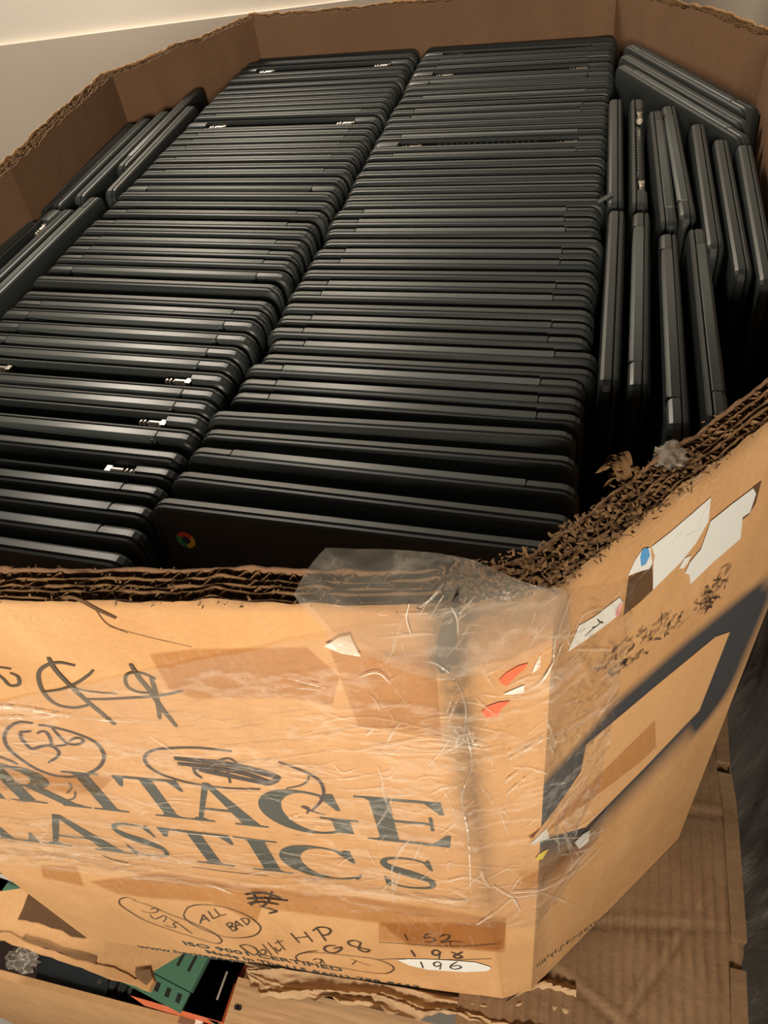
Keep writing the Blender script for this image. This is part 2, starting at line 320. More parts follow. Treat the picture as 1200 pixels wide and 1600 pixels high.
# laptops standing lengthwise along the right side: far end pixel, near end pixel, kind, flip, height
SIDE = [((963, 150), (963, 322), 'B', 0), ((995, 150), (999, 325), 'D', 1), ((1024, 168), (1046, 358), 'A', 1), ((1046, 160), (1080, 352), 'A', 0), ((1091, 188), (1123, 402), 'B', 0), ((1127, 212), (1167, 440), 'B', 0), ((1164, 220), (1206, 450), 'B', 0),
        ((965, 322), (953, 600), 'B', 0), ((1004, 325), (1000, 600), 'A', 0), ((1046, 358), (1062, 640), 'A', 0), ((1088, 350), (1120, 640), 'A', 1)]
where = ['far row']*7 + ['near row']*4; cnt = [1, 2, 3, 4, 5, 6, 7, 1, 2, 3, 4]
for (a, c_, kd, fl_), wh, i in zip(SIDE, where, cnt):
    z = 0.008; A = on_z(*a, z); B = on_z(*c_, z); d = (B - A)[:2]; d /= np.linalg.norm(d)
    ctr = A[:2] + d * LX / 2; yaw = math.atan2(d[1], d[0])
    laptop(kd, ctr[0], ctr[1], z, yaw + math.pi, f'{DESC[kd]}, {ordinal(i)} from left in right side {wh}', 'laptops stood lengthwise along the right side', flip=bool(fl_))
for i, (a, c_, kd, fl_) in enumerate([((1000, 57), (1180, 152), 'B', 0), ((985, 64), (1168, 176), 'A', 0), ((975, 79), (1166, 198), 'B', 0), ((966, 99), (1170, 215), 'A', 0)], 1):
    z = 0.012; A = on_z(*a, z); B = on_z(*c_, z); d = (B - A)[:2]; L_ = np.linalg.norm(d); d /= L_
    ctr = (A + B)[:2] / 2
    laptop(kd, ctr[0], ctr[1], z - (0.012 if i == 1 else 0), math.radians(-61.5), f'{DESC[kd]}, {ordinal(i)} from cardboard in back right corner', 'laptops leaning in the back right corner', flip=bool(fl_))
# laptops standing lengthwise along the left side
for i, (x, y, kd, fl_, wh, z) in enumerate([(-0.3165, 0.700, 'B', 0, 'far row', 0.002), (-0.3365, 0.775, 'A', 0, 'far row', 0.002), (-0.3575, 0.690, 'B', 0, 'far row', 0), (-0.3785, 0.665, 'B', 0, 'far row', 0), (-0.3990, 0.655, 'B', 0, 'far row', -0.003),
        (-0.3330, 0.405, 'A', 0, 'near row', 0), (-0.3540, 0.372, 'B', 0, 'near row', 0), (-0.3745, 0.372, 'C', 1, 'near row', 0), (-0.3955, 0.345, 'B', 0, 'near row', -0.002)], 1):
    j = i if i <= 5 else i - 5
    laptop(kd, x, y, z, math.radians(91.0 if wh == 'far row' else 89.0), f'{DESC[kd]}, {ordinal(j)} from right in left side {wh}', 'laptops stood lengthwise along the left side', flip=bool(fl_))

# ---------------------------------------------------------------- the big cardboard box
ZT, ZB = 0.060, -0.790
box = empty('cardboard_box', 'large octagonal printed cardboard box full of laptops, corner wrapped in clear film', 'box', (0, 0.45, ZB))
def under(o): return local(o, box)
def bp(u, v): return on_z(u, v, ZB)
d1b = bp(1060, 1310)
TOPS = [np.array(q) for q in ((-0.290, -0.137, ZT), (0.234, -0.076, ZT), (0.292, -0.053, ZT), (0.483, 0.180, ZT), (0.503, 0.815, ZT), (0.306, 1.092, ZT), (-0.290, 1.070, ZT), (-0.437, 0.812, ZT), (-0.417, 0.492, ZT), (-0.440, 0.120, ZT))]
BOTS = [bp(135, 1465), bp(785, 1560), bp(830, 1547), d1b, np.array((0.50, 0.82, ZB)), np.array((0.305, 1.09, ZB)), np.array((-0.29, 1.07, ZB)), np.array((-0.437, 0.81, ZB)), np.array((-0.417, 0.49, ZB)), np.array((-0.45, 0.12, ZB))]
class Patch:
    """a wall of the box: a runs left to right 0..1, b runs top to bottom 0..1"""
    def __init__(s, tl, tr, bl, br):
        s.q = [np.array(x, float) for x in (tl, tr, bl, br)]; s.w = np.linalg.norm(s.q[1] - s.q[0]); s.h = np.linalg.norm(s.q[2] - s.q[0])
        n = np.cross(s.q[1] - s.q[0], s.q[2] - s.q[0]); n /= np.linalg.norm(n); s.n = -n
    def P(s, a, b, off=0.0):
        tl, tr, bl, br = s.q
        return (1 - b) * ((1 - a) * tl + a * tr) + b * ((1 - a) * bl + a * br) + s.n * off
    def inv(s, u, v):
        a, b = 0.5, 0.5
        for _ in range(25):
            p0 = proj(s.P(a, b)); e = np.array([u, v]) - p0; h = 1e-4
            J = np.stack([(proj(s.P(a + h, b)) - p0) / h, (proj(s.P(a, b + h)) - p0) / h], 1)
            da, db = np.linalg.solve(J, e); a += max(-.5, min(.5, da)); b += max(-.5, min(.5, db))
        return a, b
FRONT = Patch(TOPS[0], TOPS[1], BOTS[0], BOTS[1]); BEVEL = Patch(TOPS[1], TOPS[2], BOTS[1], BOTS[2]); DIAG = Patch(TOPS[2], TOPS[3], BOTS[2], BOTS[3])
def poly_field(P, pts):
    """signed-ish distance of grid points P (N,2) to a polygon: 0 inside"""
    pts = np.array(pts); d = np.full(len(P), 9.0); ins = np.zeros(len(P), bool); n = len(pts)
    for i in range(n):
        a, c = pts[i], pts[(i + 1) % n]; e = c - a
        t = np.clip(((P - a) @ e) / (e @ e), 0, 1); d = np.minimum(d, np.linalg.norm(P - a - t[:, None] * e, axis=1))
        cond = ((a[1] > P[:, 1]) != (c[1] > P[:, 1])) & (P[:, 0] < (c[0] - a[0]) * (P[:, 1] - a[1]) / (c[1] - a[1] + 1e-12) + a[0]); ins ^= cond
    return np.where(ins, 0, d)
BARE = [(1140, 987), (1117, 995), (1016, 1078), (915, 1163), (907, 1205), (868, 1262), (825, 1318), (858, 1308), (915, 1292), (1006, 1200), (1092, 1110)]
bare_ab = [DIAG.inv(*p) for p in BARE]
bare_m = [(a * DIAG.w, b_ * DIAG.h) for a, b_ in bare_ab]
def vnoise(x, seed=0, per=1.0):
    r = np.random.default_rng(seed).uniform(-1, 1, 4096); x = np.asarray(x) / per; i = np.floor(x).astype(int); f = x - i; f = f * f * (3 - 2 * f)
    return r[i % 4096] * (1 - f) + r[(i + 1) % 4096] * f
def rim_drop(k, t, L):
    """how far the worn rim of panel k dips, t in 0..1"""
    x = t * L; z = 0.0016 * vnoise(x, 11 + k, 0.012) + 0.0022 * vnoise(x, 31 + k, 0.05) - 0.0008 * abs(vnoise(x, 51 + k, 0.004))
    if k == 1: z = z - 0.004
    if k in (6, 7): z = z * 0.7 + 0.0012 * vnoise(x, 77 + k, 0.08)
    if k == 2: z = z - 0.003 * np.exp(-(t / 0.25) ** 2)
    return z
ctr = np.array([0.03, 0.47])
def inset_poly(pts, d):
    n = len(pts); out = []
    for i in range(n):
        p, a, c = pts[i][:2], pts[i - 1][:2], pts[(i + 1) % n][:2]
        e1 = (p - a) / np.linalg.norm(p - a); e2 = (c - p) / np.linalg.norm(c - p); n1 = np.array([-e1[1], e1[0]]); n2 = np.array([-e2[1], e2[0]])
        s = n1 + n2; out.append(np.array([*(p + s * (2 * d / (s @ s))), pts[i][2]]))
    return out
LAYERS = [0.0, 0.0028, 0.0085, 0.0122, 0.0178, 0.0235]     # outer liner .. inner liner
INS_T = {d: inset_poly(TOPS, d) for d in LAYERS + [0.0012, 0.0247]}; INS_B = {d: inset_poly(BOTS, d) for d in LAYERS + [0.0012, 0.0247]}
def sheet(mb, k, d0, d1, z_top_off, nx, seed, jag):
    """one liner between depth d0 and d1 of panel k, with its own torn top edge"""
    j = (k + 1) % 10; A0, B0, A1, B1 = INS_T[d0][k], INS_T[d0][j], INS_T[d1][k], INS_T[d1][j]; C0, D0, C1, D1 = INS_B[d0][k], INS_B[d0][j], INS_B[d1][k], INS_B[d1][j]
    L = np.linalg.norm(B0 - A0); vs = []
    for i in range(nx + 1):
        t = i / nx; dz = rim_drop(k, t, L) + z_top_off + jag * vnoise(t * L, seed, 0.006)
        dz = float(dz)
        for P, Q in ((A0 * (1 - t) + B0 * t, C0 * (1 - t) + D0 * t), (A1 * (1 - t) + B1 * t, C1 * (1 - t) + D1 * t)):
            tp = P.copy(); tp[2] += dz; bt = tp * 0 + Q
            vs += [tp, bt]
    fs = []
    for i in range(nx):
        o = 4 * i; fs += [(o, o + 1, o + 5, o + 4), (o + 2, o + 6, o + 7, o + 3), (o, o + 4, o + 6, o + 2), (o + 1, o + 3, o + 7, o + 5)]
    fs += [(0, 2, 3, 1), (4 * nx, 4 * nx + 1, 4 * nx + 3, 4 * nx + 2)]
    mb.add(vs, fs)
SEEN_OUT = (0, 1, 2)
for k in range(10):
    j = (k + 1) % 10; L = np.linalg.norm(TOPS[j] - TOPS[k]); nx = max(12, int(L / 0.004))
    pe = bpy.data.objects.new('side_panel', None); COL.objects.link(pe); pe.empty_display_size = 0.01; under(pe)
    def sub(o): o.parent = pe; return o
    # outer liner: a fine grid so that spray paint and grime can be held on it
    if k in SEEN_OUT:
        pt = (FRONT, BEVEL, DIAG)[k]; na = max(14, int(L / (0.0022 if k else 0.005))); nb = 360 if k else 170
        A, Bg = np.meshgrid(np.linspace(0, 1, na + 1), np.linspace(0, 1, nb + 1)); A = A.ravel(); Bg = Bg.ravel()
        V = np.array([pt.P(a, b_ * (1 + (0.015 * math.sin(math.pi * min(1, a * 1.05)) ** 0.5 if k == 0 else 0))) for a, b_ in zip(A, Bg)]); top = Bg == 0; V[top, 2] += rim_drop(k, A[top], L) + 0.0006 * vnoise(A[top] * L, 5, 0.006)
        F = []
        for r in range(nb):
            for c_ in range(na):
                o = r * (na + 1) + c_; F.append((o, o + na + 1, o + na + 2, o + 1))
        out = obj('outer_liner', V, F, M['card_paint'], None, 60); sub(out)
        sp = np.zeros(len(V)); gm = np.zeros(len(V)); X = A * pt.w; Y = Bg * pt.h
        if k == 2:
            d = poly_field(np.stack([X, Y], 1), bare_m)
            e0, e1 = (np.array(DIAG.inv(*p)) * [DIAG.w, DIAG.h] for p in ((825, 1318), (1140, 987)))
            low = np.clip((Y - np.interp(X, [e0[0], e1[0]], [e0[1], e1[1]])) / 0.03 * 0.5 + 0.5, 0, 1) * np.clip((e1[0] - X) / 0.02, 0, 1)
            edge = vnoise(X * 1.3 + Y, 9, 0.03)
            r0 = (0.046 + 0.006 * edge) * (1 - low) + 0.006 * low; wd_ = 0.040 * (1 - low) + 0.085 * low
            sp = 0.95 * np.clip(1 - (d - r0) / wd_, 0, 1) ** 1.7
            lim = np.array([DIAG.inv(*p) for p in ((1196, 903), (1075, 1001), (966, 1096), (905, 1163), (848, 1226))]) * [DIAG.w, DIAG.h]
            yl_ = np.interp(X, lim[::-1, 0], lim[::-1, 1]); sp *= np.clip((Y - yl_ + 0.012) / 0.020, 0, 1)
            ll = np.array([DIAG.inv(*p) for p in ((905, 1330), (1170, 1060))]) * [DIAG.w, DIAG.h]
            gm = 0.30 * np.exp(-(X / 0.02) ** 2) + 0.5 * np.exp(-((Y) / 0.012) ** 2)
        if k == 1: gm = 1.0 * np.exp(-(X / 0.012) ** 2) * np.clip(1.05 - Y / 0.62, 0, 1) + 0.9 * np.exp(-(Y / 0.035) ** 2)
        if k == 0:
            cr = np.exp(-((X - pt.w) / 0.012) ** 2); gm = 0.95 * cr * np.clip(1.1 - Y / 0.60, 0, 1) + 0.55 * np.exp(-(Y / 0.006) ** 2)
            tear = np.array([pt.inv(*p) for p in ((678, 1035), (690, 960), (706, 925), (712, 1030), (700, 1045))]) * [pt.w, pt.h]
            gm = np.maximum(gm, 1.3 * np.clip(1 - poly_field(np.stack([X, Y], 1), tear) / 0.004, 0, 1))
        for nm_, ar in (('spray', sp), ('grime', np.clip(gm, 0, 1))):
            at = out.data.attributes.new(nm_, 'FLOAT', 'POINT'); at.data.foreach_set('value', ar.astype(np.float32))
    else:
        mb = MB(); sheet(mb, k, 0.0, 0.0012, 0.0, nx, 100 + k, 0.001); sub(mb.build('outer_liner', M['card']))
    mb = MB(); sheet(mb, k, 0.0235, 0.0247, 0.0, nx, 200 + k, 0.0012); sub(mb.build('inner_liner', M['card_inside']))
    # corrugated core seen from above: wavy flutes between paper liners
    mb = MB(); nf = int(L / 0.0011); 
    for li, dd in enumerate(LAYERS[1:5]):
        Pa, Pb = INS_T[dd][k], INS_T[dd][j]; vs = []; nn = nx
        tang = (Pb - Pa) / np.linalg.norm(Pb - Pa); nrm = np.array([-tang[1], tang[0], 0])
        for i in range(nn + 1):
            t = i / nn; z = float(rim_drop(k, t, L) - 0.0014 + 0.0016 * vnoise(t * L, 300 + k * 7 + li, 0.009)); wob = 0.0006 * float(vnoise(t * L, 400 + k * 7 + li, 0.03))
            P = Pa * (1 - t) + Pb * t + nrm * wob
            for s_ in (-0.0004, 0.0004): vs += [(P[0] + nrm[0] * s_, P[1] + nrm[1] * s_, P[2] + z), (P[0] + nrm[0] * s_, P[1] + nrm[1] * s_, P[2] - 0.03)]
        fs = []
        for i in range(nn):
            o = 4 * i; fs += [(o, o + 1, o + 5, o + 4), (o + 2, o + 6, o + 7, o + 3), (o, o + 4, o + 6, o + 2)]
        mb.add(vs, fs)
    for li in range(5):
        da, db = LAYERS[li], LAYERS[li + 1]; Ma, Mb_ = INS_T[LAYERS[li]][k], INS_T[LAYERS[li]][j]; Na, Nb = INS_T[LAYERS[li + 1]][k], INS_T[LAYERS[li + 1]][j]
        per = 0.0072 if db - da > 0.005 else 0.0052; vs = []; ph = random.uniform(0, 6)
        for i in range(nf + 1):
            t = i / nf; s_ = 0.5 + 0.44 * math.sin(2 * math.pi * t * L / per + ph + 0.9 * float(vnoise(t * L, 500 + k * 7 + li, 0.04)))
            P = (Ma * (1 - t) + Mb_ * t) * (1 - s_) + (Na * (1 - t) + Nb * t) * s_
            z = float(rim_drop(k, t, L) - 0.0022 + 0.0018 * vnoise(t * L, 600 + k * 7 + li, 0.004))
            vs += [(P[0], P[1], P[2] + z), (P[0], P[1], P[2] - 0.022)]
        mb.add(vs, [(2 * i, 2 * i + 1, 2 * i + 3, 2 * i + 2) for i in range(nf)])
    ce = mb.build('corrugated_core', M['card_edge']); ce['kind'] = 'stuff'; sub(ce)
# torn paper shreds along the worn rim
sh = MB()
def shreds(k, t0, t1, n, size):
    j = (k + 1) % 10
    for _ in range(n):
        t = random.uniform(t0, t1); dd = random.choice([0.0, 0.0028, 0.0085, 0.0122, 0.0178, 0.0235]); P = INS_T[dd][k] * (1 - t) + INS_T[dd][j] * t
        ang = random.uniform(0, 6.28); ln = size * random.uniform(0.4, 1.6); wd_ = size * random.uniform(0.12, 0.4); up = random.uniform(-0.3, 0.45)
        dx, dy = math.cos(ang), math.sin(ang); p = P + np.array([random.uniform(-.003, .003), random.uniform(-.003, .003), random.uniform(-0.004, 0.0015)])
        vs = []
        for s_ in range(5):
            q = s_ / 4; c_ = p + np.array([dx * ln * q, dy * ln * q, ln * up * math.sin(q * 2.6)]); ww = wd_ * (1 - 0.6 * q)
            vs += [c_ + np.array([-dy * ww, dx * ww, 0]), c_ - np.array([-dy * ww, dx * ww, -ww * 0.6])]
        sh.add(vs, [(2 * i, 2 * i + 1, 2 * i + 3, 2 * i + 2) for i in range(4)])
shreds(0, 0.4, 1.0, 160, 0.0024); shreds(1, 0, 1, 420, 0.0032); shreds(2, 0, 0.45, 700, 0.0034); shreds(2, 0.4, 1.0, 120, 0.0024); shreds(7, 0, 1, 60, 0.003); shreds(6, 0, 0.3, 60, 0.004); shreds(8, 0, 0.4, 40, 0.003)
shd = sh.build('torn_fibres', M['card_edge'], None, 40); shd['kind'] = 'stuff'; under(shd)
# a curled scrap of liner standing off the rim
sc_ = MB(); c0 = on_z(985, 742, 0.058)
for r_ in range(16):
    a0 = random.uniform(-0.6, 0.9) + 2.6; ln = random.uniform(0.008, 0.016); ww = random.uniform(0.0008, 0.0022); st_ = c0 + np.array([random.uniform(-.006, .006), random.uniform(-.005, .005), random.uniform(-.006, .002)]); vs = []
    for i in range(9):
        q = i / 8; e_ = st_ + np.array([math.cos(a0) * ln * q, math.sin(a0) * ln * q, ln * 0.7 * math.sin(q * 3.0)]); vs += [e_ + np.array([ww, ww, 0]), e_ - np.array([ww, ww, -ww])]
    sc_.add(vs, [(2 * i, 2 * i + 1, 2 * i + 3, 2 * i + 2) for i in range(8)])
under(sc_.build('curled_scrap', M['card_edge'], None, 60))
# pad the laptops stand on, and the floor of the box
ip = INS_T[0.0247]
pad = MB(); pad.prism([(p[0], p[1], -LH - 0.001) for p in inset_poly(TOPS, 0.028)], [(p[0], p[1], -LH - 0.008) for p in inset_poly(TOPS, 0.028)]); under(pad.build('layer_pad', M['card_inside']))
bt = MB(); bt.prism([(p[0], p[1], ZB + 0.006) for p in inset_poly(BOTS, 0.02)], [(p[0], p[1], ZB) for p in inset_poly(BOTS, 0.02)]); under(bt.build('bottom_panel', M['card']))

# ---------------------------------------------------------------- printing, writing, labels and film on the box
def panel_poly(name, pt, px, mat, off, label=None, thick=None):
    ab = [pt.inv(*p) for p in px]; bm = bmesh.new()
    vs = [bm.verts.new(pt.P(a, b_, off)) for a, b_ in ab]; f = bm.faces.new(vs)
    f.normal_update()
    if f.normal @ Vector(pt.n) < 0: f.normal_flip()
    bmesh.ops.triangulate(bm, faces=[f]); me = bpy.data.meshes.new(name); bm.to_mesh(me); bm.free(); me.materials.append(mat)
    o = bpy.data.objects.new(name, me); COL.objects.link(o)
    if label: o['label'] = label
    return under(o)
def cr(pts, n=6):
    P = np.array(pts, float)
    if len(P) < 3: return P
    P = np.vstack([2 * P[0] - P[1], P, 2 * P[-1] - P[-2]]); out = []
    for i in range(1, len(P) - 2):
        for k in range(n):
            t = k / n; out.append(0.5 * (2 * P[i] + (P[i + 1] - P[i - 1]) * t + (2 * P[i - 1] - 5 * P[i] + 4 * P[i + 1] - P[i + 2]) * t * t + (3 * P[i] - P[i - 1] - 3 * P[i + 1] + P[i + 2]) * t ** 3))
    out.append(P[-2]); return np.array(out)
def stroke(mb, pt, px, wpx, off=0.0009, smooth=True, taper=0.3):
    q = cr(px) if smooth else np.array(px, float)
    ab = np.array([pt.inv(*p) for p in q]) * [pt.w, pt.h]; n = len(ab)
    d = np.gradient(ab, axis=0); d /= np.linalg.norm(d, axis=1)[:, None] + 1e-9; nn = np.stack([-d[:, 1], d[:, 0]], 1)
    dist = np.linalg.norm(pt.P(*(ab[n // 2] / [pt.w, pt.h])) - CC); wm = wpx * dist / FPX / 2; vs = []
    for i in range(n):
        s_ = wm * (1 - taper * (abs(2 * i / max(1, n - 1) - 1)) ** 3)
        for sg in (1, -1):
            e = ab[i] + nn[i] * s_ * sg; vs.append(pt.P(e[0] / pt.w, e[1] / pt.h, off))
    mb.add(vs, [(2 * i, 2 * i + 1, 2 * i + 3, 2 * i + 2) for i in range(n - 1)])
def writing(name, pt, strokes, mat, off=0.0009, label=None, k=1.0, o0=(0, 0)):
    mb = MB()
    for wpx, pts in strokes: stroke(mb, pt, [(o0[0] + x / k, o0[1] + y / k) for x, y in pts], wpx, off)
    o = mb.build(name, mat)
    if label: o['label'] = label
    return under(o)
# big printed serif letters, drawn as shapes in a unit box
def ribbon(pts, ws):
    P = np.array(pts, float); d = np.gradient(P, axis=0); d /= np.linalg.norm(d, axis=1)[:, None]; nn = np.stack([-d[:, 1], d[:, 0]], 1); out = []
    for i in range(len(P) - 1): out.append([P[i] + nn[i] * ws[i], P[i + 1] + nn[i + 1] * ws[i + 1], P[i + 1] - nn[i + 1] * ws[i + 1], P[i] - nn[i] * ws[i]])
    return out
def arc(cx, cy, rx, ry, a0, a1, n=28): return [(cx + rx * math.cos(math.radians(a0 + (a1 - a0) * i / n)), cy + ry * math.sin(math.radians(a0 + (a1 - a0) * i / n))) for i in range(n + 1)]
def serif(x0, x1, y, up): e = 0.035 * up; return [[(x0, y), (x1, y), (x1, y + e), (x0, y + e)], [(x0 + (x1 - x0) * .22, y + e), (x0 + (x1 - x0) * .78, y + e), (x0 + (x1 - x0) * .68, y + 2.4 * e), (x0 + (x1 - x0) * .32, y + 2.4 * e)]]
def rect(x0, y0, x1, y1): return [[(x0, y0), (x1, y0), (x1, y1), (x0, y1)]]
def glyph(ch):
    if ch == 'I': return rect(.30, 0, .70, 1) + serif(0, 1, 0, 1) + serif(0, 1, 1, -1)
    if ch == 'T': return rect(.40, 0, .60, 1) + serif(.22, .78, 0, 1) + rect(0, .95, 1, 1) + [[(0, 1), (0, .74), (.05, .74), (.16, .95)], [(1, 1), (1, .74), (.95, .74), (.84, .95)]]
    if ch == 'E': return rect(.16, 0, .38, 1) + serif(0, .5, 0, 1) + serif(0, .5, 1, -1) + rect(.3, .95, .94, 1) + rect(.3, 0, .97, .05) + rect(.3, .485, .78, .53) + [[(.94, 1), (.96, .74), (.91, .74), (.76, .95)], [(.97, 0), (1, .28), (.95, .28), (.78, .05)], [(.78, .36), (.82, .36), (.82, .66), (.78, .66), ]]
    if ch == 'L': return rect(.18, 0, .42, 1) + serif(0, .6, 0, 1) + serif(0, .6, 1, -1) + rect(.3, 0, .97, .05) + [[(.97, 0), (1, .3), (.95, .3), (.76, .05)]]
    if ch == 'A': return [[(.50, 1), (.58, 1), (.93, .03), (.70, .03)], [(.50, 1), (.55, .92), (.19, .03), (.13, .03)]] + rect(.30, .32, .72, .37) + serif(0, .34, 0, 1) + serif(.60, 1.02, 0, 1)
    if ch == 'H': return rect(.12, 0, .32, 1) + rect(.68, 0, .88, 1) + rect(.3, .47, .7, .53) + serif(0, .44, 0, 1) + serif(0, .44, 1, -1) + serif(.56, 1, 0, 1) + serif(.56, 1, 1, -1)
    if ch in 'RP':
        a = arc(.40, .735, .26, .24, 90, -90, 16); bowl = ribbon(a, [.03 + .085 * math.sin(math.pi * i / 16) for i in range(17)])
        g = rect(.13, 0, .33, 1) + serif(0, .46, 0, 1) + serif(0, .42, 1, -1) + rect(.3, .945, .42, 1) + rect(.3, .47, .42, .52) + bowl
        if ch == 'R': g += [[(.36, .50), (.58, .50), (.90, .03), (.68, .03)]] + serif(.66, 1.02, 0, 1)
        return g
    if ch in 'GC':
        a = arc(.52, .5, .42, .48, 48, 312, 36); w_ = [.022 + .105 * max(0, math.cos(math.radians(48 + 264 * i / 36 - 180))) ** 1.1 for i in range(37)]
        g = ribbon(a, w_) + [[(.80, .98), (.86, .98), (.88, .62), (.84, .62), (.70, .88)]]
        if ch == 'G': g += rect(.74, .08, .94, .40) + serif(.62, 1.04, .43, -1)
        else: g += [[(.78, .12), (.90, .27), (.88, .16), (.82, .06)]]
        return g
    if ch == 'S':
        P = cr([(.86, .80), (.76, .93), (.50, .975), (.22, .90), (.15, .73), (.32, .58), (.62, .46), (.84, .32), (.82, .12), (.52, .025), (.25, .06), (.10, .20)], 5)
        n = len(P); w_ = [.022 + .085 * math.exp(-((i / (n - 1) - .5) / .17) ** 2) for i in range(n)]
        return ribbon(P, w_) + [[(.84, .99), (.88, .99), (.91, .68), (.87, .68), (.78, .88)], [(.08, .0), (.12, .0), (.20, .12), (.11, .32), (.07, .32)]]
A0_ = np.array([-.288, -.134, 0]); T0_ = np.array([.234, -.076, 0]) - A0_; T0_ /= np.linalg.norm(T0_)
def old(s, z): return proj(A0_ + T0_ * s + np.array([0, 0, z]))
letters = MB()
def put(ch, s0, s1, zt, zb):
    co = [np.array(FRONT.inv(*old(s, f(s)))) for s, f in ((s0, zb), (s1, zb), (s0, zt), (s1, zt))]
    for q in glyph(ch):
        vs = []
        for x, y in q:
            ab = (1 - y) * ((1 - x) * co[0] + x * co[1]) + y * ((1 - x) * co[2] + x * co[3]); vs.append(FRONT.P(ab[0], ab[1], 0.0005))
        letters.add(vs, [tuple(range(len(q)))])
for ch, s0, s1 in zip('HERITAGE', (.005, .068, .117, .194, .238, .280, .355, .438), (.062, .112, .190, .226, .293, .350, .432, .511)):
    put(ch, s0, s1, lambda s: -.1745 - .0545 * (s - .14), lambda s: -.2500 - .104 * (s - .17))
for ch, s0, s1 in zip('PLASTICS', (.002, .050, .098, .189, .241, .311, .348, .437), (.045, .097, .189, .236, .307, .351, .428, .495)):
    put(ch, s0, s1, lambda s: -.2720 - .139 * (s - .147), lambda s: -.3490 - .128 * (s - .098))
lo2 = letters.build('printed_lettering', M['ink']); lo2['label'] = 'large black serif words HERITAGE PLASTICS'; under(lo2)
# the small printed lines
def small_line(txt, p0, p1, hpx, font_bold=0.018):
    c_ = bpy.data.curves.new('t', 'FONT'); c_.body = txt; c_.size = 1; c_.offset = font_bold; c_.resolution_u = 2
    o = bpy.data.objects.new('t', c_); COL.objects.link(o); dg = bpy.context.evaluated_depsgraph_get(); me = bpy.data.meshes.new_from_object(o.evaluated_get(dg)); bpy.data.objects.remove(o)
    V = np.array([v.co for v in me.vertices]); F = [tuple(p.vertices) for p in me.polygons]; bpy.data.meshes.remove(me)
    x0, x1 = V[:, 0].min(), V[:, 0].max(); a0 = np.array(FRONT.inv(*p0)); a1 = np.array(FRONT.inv(*p1))
    mid = ((p0[0] + p1[0]) / 2, (p0[1] + p1[1]) / 2); dist = np.linalg.norm(FRONT.P(*FRONT.inv(*mid)) - CC); hm = hpx * dist / FPX * 1.25 / FRONT.h
    out = []
    for v in V:
        ab = a0 + (a1 - a0) * (v[0] - x0) / (x1 - x0); out.append(FRONT.P(ab[0], ab[1] - v[1] / 0.73 * hm, 0.0005))
    return out, F
sm = MB()
for l in (('ISO 9001 CERTIFIED', (290, 1476), (537, 1518), 16), ('Made In The U.S.A.', (325, 1489), (507, 1523), 15), ('www.heritage-plastics.com  (601)-798-8663', (217, 1480), (657, 1545), 13)): sm.add(*small_line(*l))
so = sm.build('small_print', M['ink']); so['label'] = 'small black printed lines with certification, web address and telephone number'; under(so)
# faded marker signs, numbers, circles
K, O = 2.5, (0, 860)
writing('marker_sign', FRONT, [(8, [(190, 415), (215, 460), (270, 520), (345, 590), (400, 635), (450, 678)]), (6, [(295, 447), (230, 435), (175, 450), (152, 480), (160, 530), (190, 575), (230, 602), (290, 612), (345, 602)]), (5, [(165, 550), (240, 540), (300, 515), (345, 485), (365, 465)]), (3, [(270, 520), (330, 545), (460, 558)]), (5, [(330, 578), (420, 578), (560, 570), (640, 562), (715, 545)]),
  (8, [(510, 440), (545, 495), (590, 550), (630, 610), (690, 685)]), (7, [(590, 490), (605, 540), (618, 600), (625, 655)]), (5, [(610, 500), (560, 478), (510, 475), (490, 495), (500, 530), (540, 550), (600, 555)]), (5, [(-20, 450), (45, 460)]), (5, [(-20, 470), (15, 500), (40, 525), (75, 520), (70, 490), (40, 475)])], M['marker_grey'], label='faded grey marker scrawl', k=K, o0=O)
writing('circled_number', FRONT, [(5, [(130, 672), (75, 668), (35, 690), (18, 725), (30, 765), (75, 808), (145, 852), (220, 878), (300, 880), (365, 860), (400, 828), (405, 790), (370, 745), (290, 710), (190, 684), (150, 680)]),
  (5, [(122, 703), (100, 706), (84, 707), (81, 712), (84, 730), (100, 752), (118, 769), (128, 773), (146, 768), (176, 760), (206, 764), (230, 784), (224, 804), (190, 826)]), (4.5, [(146, 712), (164, 704), (182, 708), (196, 730), (202, 752), (196, 762), (226, 762), (262, 756)]), (4.5, [(204, 690), (232, 722), (262, 750), (294, 756), (322, 748), (322, 734), (296, 730), (272, 742)])], M['marker'], label='number 526 in a marker ring', k=K, o0=O)
writing('crossed_out_oval', FRONT, [(5, [(363, 1173), (330, 1169), (300, 1167), (265, 1168), (240, 1171), (227, 1180), (229, 1192), (243, 1204), (267, 1214), (300, 1223), (350, 1230), (407, 1232)]), (5, [(435, 1189), (457, 1197), (483, 1208), (500, 1220), (506, 1237), (500, 1253), (487, 1266)]), (3, [(470, 1259), (487, 1266), (508, 1272)]), (4, [(472, 1258), (482, 1262), (480, 1270)]),
  (13, [(273, 1184), (320, 1189), (370, 1197), (430, 1213)]), (13, [(278, 1192), (330, 1198), (380, 1207), (425, 1222)]), (12, [(300, 1196), (350, 1209), (400, 1220), (420, 1225)]), (11, [(272, 1183), (300, 1186), (345, 1190), (390, 1199), (425, 1209), (433, 1216), (415, 1224), (395, 1214)]), (5, [(302, 1195), (306, 1207), (316, 1215)]), (5, [(356, 1205), (360, 1222)]), (4, [(340, 1187), (358, 1184), (372, 1192)]), (5, [(310, 1203), (360, 1213), (400, 1219)])], M['marker'], label='scribbled-out number in an oval with an arrow')
